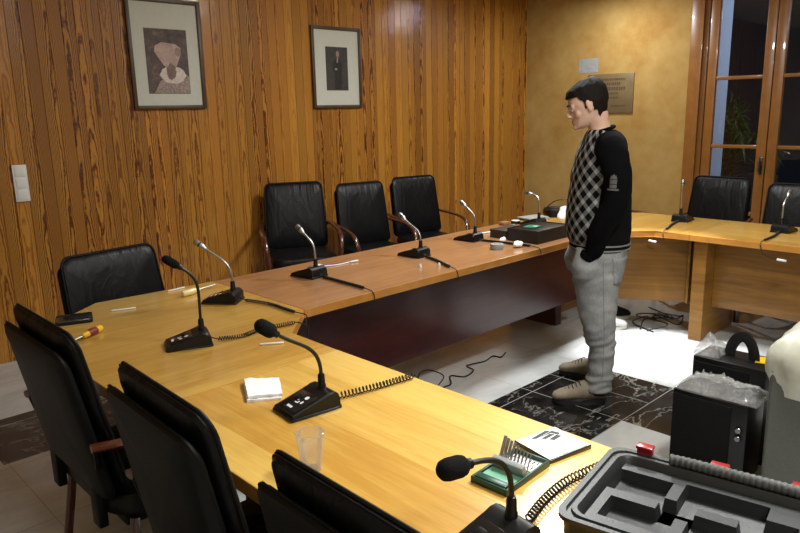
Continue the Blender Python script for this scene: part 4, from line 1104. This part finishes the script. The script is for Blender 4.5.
    for f in h.bm.faces:
        c = hi @ f.calc_center_median()
        side = abs(c.y)
        lim = .060+.012*math.sin(c.y*90)*.4-.010*(1-min(side/.05, 1)) if c.x > .055 else (.060-(.055-c.x)*1.7 if c.x > .018 else (.006 if c.x > -.012 and side > .03 else -.086+(.0 if c.x < -.03 else .05)))
        if c.x > .018 and c.x <= .03 and side > .05: lim = -.022      # sideburn
        if c.z < lim: dele.append(f)
    bmesh.ops.delete(h.bm, geom=dele, context='FACES')
    ho = h.build('hair', M['hair'], body, 60)
    ho.data.materials[0] = M['hair']
    for v in ho.data.vertices: v.co += v.normal*.004*noise.noise(v.co*45)
    sm = ho.modifiers.new('s', 'SMOOTH'); sm.iterations = 2; sm.factor = .5
    so = ho.modifiers.new('t', 'SOLIDIFY'); so.thickness = .012; so.offset = -1
    # --- brows, eyes, lips
    for s in (-1, 1):
        e = MB(); e.ball(HM @ Vector((.0885, s*.034, -.0045)), .0078); eo = e.build('eye', M['eye'], body, 60)
        i = MB(); i.ball(HM @ Vector((.0945, s*.034, -.0085)), .0040, (.6, 1, 1)); i.build('iris', M['iris'], eo, 60)
        w = MB(); w.tube([HM @ Vector(q) for q in ((.102, s*.014, .022), (.1015, s*.03, .026), (.094, s*.05, .021))], [.0035, .0042, .002], 8); w.build('eyebrow', M['brow'], body, 60)
    l = MB(); l.ball(HM @ Vector((.1015, 0, -.0625)), .006, (.7, 3.0, .55)); l.ball(HM @ Vector((.1005, 0, -.0715)), .0065, (.7, 2.7, .6)); l.build('lips', M['lips'], body, 60)

    # --- sweater
    tor = [(1.475, -.046, .074, .078), (1.455, -.056, .092, .115), (1.43, -.058, .108, .165), (1.395, -.056, .118, .195), (1.34, -.046, .132, .20), (1.25, -.045, .148, .195), (1.15, -.046, .162, .19), (1.05, -.046, .172, .188), (.96, -.046, .174, .186), (.905, -.05, .166, .182), (.86, -.058, .152, .176)]
    s = MB(); s.loftrings([ering(x, 0, z, rx, ry, 40, .9) for z, x, rx, ry in tor])
    sw = fused(s, 'sweater', M['sweater'], body, .011, 5, .5, .006, 9, 3)
    hem = MB(); hem.loftrings([ering(-.058, 0, z, .152+q, .176+q, 40, .9) for z, q in ((.842, -.004), (.842, .004), (.852, .007), (.885, .006), (.895, .001), (.895, -.004))], closed=True); hem.build('hem_band', M['knit'], sw, 60)
    for z in (.852, .877):
        q = MB(); q.loftrings([ering(-.058, 0, zz, .152+p, .176+p, 40, .9) for zz, p in ((z-.004, .004), (z-.004, .0085), (z+.004, .0085), (z+.004, .004))], closed=True); q.build('hem_stripe', M['stripe'], sw, 60)
    c = MB(); pts = []
    for i in range(36):
        a = 2*PI*i/36; pts.append((-.044+.064*math.cos(a), .068*math.sin(a), 1.474-.018*math.cos(a)))
    c.tube(pts, .010, 10, closed=True); c.build('collar', M['knit'], sw, 60)
    for sd, (sh, el, wr) in arms.items():
        a = MB(); sh, el, wr = Vector(sh), Vector(el), Vector(wr)
        limb(a, [(sh.x+.0, sh.y-sd*.075, sh.z-.01, .075), (sh.x, sh.y-sd*.01, sh.z-.012, .079), (sh.x-.02, sh.y+sd*.025, sh.z-.08, .077), ((sh.x+el.x)/2-.01, (sh.y+el.y)/2+sd*.015, (sh.z+el.z)/2, .073), (el.x+.0, el.y, el.z+.04, .066), (el.x+.022, el.y-sd*.005, el.z-.04, .065), ((el.x+wr.x)/2+.01, (el.y+wr.y)/2, (el.z+wr.z)/2, .061), (wr.x-.03, wr.y+sd*.01, wr.z+.04, .052), (wr.x, wr.y, wr.z+.005, .043)], 24)
        so = fused(a, 'sleeve', M['knit'], sw, .010, 4, .5, .007, 10, 5+sd)
        cf = MB(); d = Vector((.6, -sd*.15, -1)).normalized()
        cf.tube([wr+d*t for t in (-.012, 0, .018, .026)], [.043, .045, .043, .036], 20); cu = cf.build('cuff', M['knit'], so, 60)
        if sd == 1:
            bv = BVHTree.FromPolygons([v.co for v in so.data.vertices], [p.vertices for p in so.data.polygons])
            e = MB()
            shp = [[(-.024, -.05), (.024, -.05), (.024, -.042), (-.024, -.042)], [(-.013, -.039), (.013, -.039), (.016, -.02), (-.016, -.02)], [(-.015, -.017), (.015, -.017), (.017, .004), (-.017, .004)], [(-.015, .007), (.015, .007), (.012, .022), (.0, .031), (-.012, .022)]]
            def inside(px, pz, poly):
                r = False
                for a, c in zip(poly, poly[1:]+poly[:1]):
                    if (a[1] > pz) != (c[1] > pz) and px < (c[0]-a[0])*(pz-a[1])/(c[1]-a[1])+a[0]: r = not r
                return r
            g = .003
            for ix in range(-9, 9):
                for iz in range(-18, 12):
                    if any(inside((ix+.5)*g, (iz+.5)*g, q) for q in shp):
                        q = [bv.ray_cast(Vector((-.06+(ix+a)*g, .6, 1.235+(iz+c)*g)), Vector((0, -1, 0)))[0] for a, c in ((0, 0), (1, 0), (1, 1), (0, 1))]
                        if all(q): e.bm.faces.new([e.bm.verts.new(v+Vector((0, .0012, 0))) for v in q])
            bmesh.ops.remove_doubles(e.bm, verts=e.bm.verts, dist=.0002)
            e.build('printed_emblem', M['emblem'], so, 0)

    # --- trousers
    t = MB()
    t.loftrings([ering(x, 0, z, rx, ry, 36, .9) for z, x, rx, ry in ((.93, -.052, .135, .160), (.88, -.055, .142, .170), (.83, -.055, .145, .176), (.77, -.055, .138, .178), (.72, -.055, .12, .165))])
    for s, F in ((1, FOOT_L), (-1, FOOT_R)):
        dx = F[0]-.045
        lr = [(.86, -.052, .09, .137, .088), (.79, -.05, .094, .136, .096), (.72, -.045+dx*.1, .10, .126, .098), (.63, -.038+dx*.25, .11, .115, .094), (.55, -.036+dx*.4, .12, .107, .088), (.47, -.042+dx*.55, .135, .095, .080), (.41, -.05+dx*.65, .145, .086, .075), (.36, -.056+dx*.75, .15, .080, .071), (.30, -.07+dx*.85, .155, .070, .066), (.23, -.068+dx, .16, .067, .063), (.17, -.062+dx, .163, .069, .064), (.135, -.062+dx, .165, .074, .068), (.115, -.058+dx, .165, .068, .064), (.09, -.06+dx, .165, .074, .069), (.07, -.058+dx, .165, .069, .065)]
        sc = abs(F[1])/.165
        t.loftrings([ering(x, s*y*(1+(sc-1)*min(1, (.86-z)/.5)), z, rx, ry, 28, .95) for z, x, y, rx, ry in lr])
        t.ball((.026, s*.122, .762), .10, (.84, .82, 1.05))
    tr = fused(t, 'trousers', M['denim'], body, .009, 4, .5, .009, 11, 9)
    # fold ripples at the knees and ankles
    for v in tr.data.vertices:
        z = v.co.z; k = max(0, 1-abs(z-.12)/.09)+.8*max(0, 1-abs(z-.36)/.12)+.35*max(0, 1-abs(z-.72)/.1)
        if k > 0: v.co += v.normal*.0042*k*math.sin(z*150+v.co.x*38+4*noise.noise(v.co*9))
    bv = BVHTree.FromPolygons([v.co for v in tr.data.vertices], [p.vertices for p in tr.data.polygons])
    for sgn in (1, -1):
        pk = MB(); d = Vector((.72, -sgn*.70, 0)); o_ = Vector((-.125, sgn*.13, .745)); u = Vector((-sgn*d.y, sgn*d.x, 0)).normalized()
        n, m = 10, 10; rows = []
        for i in range(n+1):
            row = []
            for j in range(m+1):
                a = (i/n-.5)*.13*(1-.12*(1-j/m)); z = (j/m-.5)*.14-(.012 if j == 0 else 0)*(1-abs(i/n-.5)*2)
                hit = bv.ray_cast(o_+u*a+Vector((0, 0, z))-d*.5, d)
                row.append((hit[0]-d*.004) if hit[0] else None)
            rows.append(row)
        if all(p for r in rows for p in r):
            vt = [[pk.bm.verts.new(p) for p in r] for r in rows]
            for i in range(n):
                for j in range(m): pk.bm.faces.new((vt[i][j], vt[i+1][j], vt[i+1][j+1], vt[i][j+1]))
            po = pk.build('back_pocket', M['denim'], tr, 60); sol = po.modifiers.new('t', 'SOLIDIFY'); sol.thickness = .004
        else: pk.bm.free()
    for s, F in ((1, FOOT_L), (-1, FOOT_R)):
        sm = MB(); row = []
        for i in range(26):
            z = .80-.66*i/25; x = -.045+(F[0]-.045)*min(1, (.86-z)/.6)-.02*min(1, (.8-z)/.4)
            hit = bv.ray_cast(Vector((x, s*.6, z)), Vector((0, -s, 0)))
            if hit[0]: row.append(hit[0]+Vector((0, s*.0005, 0)))
        if len(row) > 5: sm.tube(row, .0016, 6); sm.build('side_seam', M['seam'], tr, 60)
    # --- socks and shoes
    for s, F, a in ((1, FOOT_L, .06), (-1, FOOT_R, -.5)):
        k = MB(); k.tube([(F[0]-.10, F[1], .05), (F[0]-.103, F[1], .09), (F[0]-.103, F[1], .14)], [.042, .041, .042], 16); k.build('sock', M['sock'], body, 60)
        sh = shoe_parts(body, M['suede'], M['sole'], M['lace']); sh.location = (F[0]-.005, F[1], 0); sh.rotation_euler = (0, 0, a)
    return body
person()

# ------------------------------------------------------------------ light
def area(name, loc, size, power, col=(1, 1, 1), rot=(0, 0, 0), shape='DISK', spread=180):
    l = bpy.data.lights.new(name, 'AREA'); l.shape = shape; l.size = size; l.energy = power; l.color = col; l.spread = math.radians(spread)
    o = bpy.data.objects.new(name, l); COL.objects.link(o); o.location = loc; o.rotation_euler = rot; return o
def spot(name, loc, power, size, blend, target, col=(1, 1, 1), r=.08):
    l = bpy.data.lights.new(name, 'SPOT'); l.energy = power; l.spot_size = math.radians(size); l.spot_blend = blend; l.shadow_soft_size = r; l.color = col
    o = bpy.data.objects.new(name, l); COL.objects.link(o); o.location = loc
    o.rotation_euler = (Vector(target)-Vector(loc)).to_track_quat('-Z', 'Y').to_euler(); return o
WARM = (.98, 1, .97)
area('ceiling_lamp_centre', (3.9, 2.5, 2.95), .5, 72, WARM)
area('ceiling_lamp_near', (2.4, .5, 2.95), .5, 50, WARM)
area('fill_light_rear', (.4, -.9, 2.95), .6, 36, WARM)  # unseen fill behind the camera, added to brighten jeans and chairs
spot('ceiling_lamp_arm', (2.7, .8, 2.93), 205, 62, 1.0, (1.5, 1.0, .74), WARM, .2)
spot('ceiling_downlight', (4.2, 2.3, 2.94), 420, 26, .5, (4.3, 2.0, 0), (1, 1, 1))
area('ceiling_lamp_far', (6.3, 3.72, 2.72), .07, 22, (.9, .95, 1))
pt = bpy.data.lights.new('garden_fill', 'POINT'); pt.energy = 70; pt.color = (.75, .85, 1); pt.shadow_soft_size = .3  # added fill so leaves and window reveal show; no actual lamp out there
po = bpy.data.objects.new('garden_fill', pt); COL.objects.link(po); po.location = (7.9, 1.2, 2.6)
w = bpy.data.worlds.new('night'); scene.world = w; w.use_nodes = True
w.node_tree.nodes['Background'].inputs[0].default_value = (.01, .013, .02, 1); w.node_tree.nodes['Background'].inputs[1].default_value = .3

# ------------------------------------------------------------------ camera
cd = bpy.data.cameras.new('camera'); cam = bpy.data.objects.new('camera', cd); COL.objects.link(cam)
cd.sensor_width = 36; cd.sensor_fit = 'HORIZONTAL'; cd.lens = 698.255/800*36; cd.clip_start = .05
R = Matrix(((.71788361, -.69582246, -.02177649), (.16731265, .14208454, .97561184), (.67575853, .70401923, -.21842006)))
rot = Matrix((R[0], R[1], -R[2])).transposed()
cam.matrix_world = Matrix.Translation((0, 0, 1.6)) @ rot.to_4x4()
scene.camera = cam
vs = scene.view_settings; scene.display_settings.display_device = 'sRGB'
vs.view_transform = 'Standard'; vs.look = 'None'; vs.gamma = 1; vs.use_curve_mapping = False; vs.exposure = .22
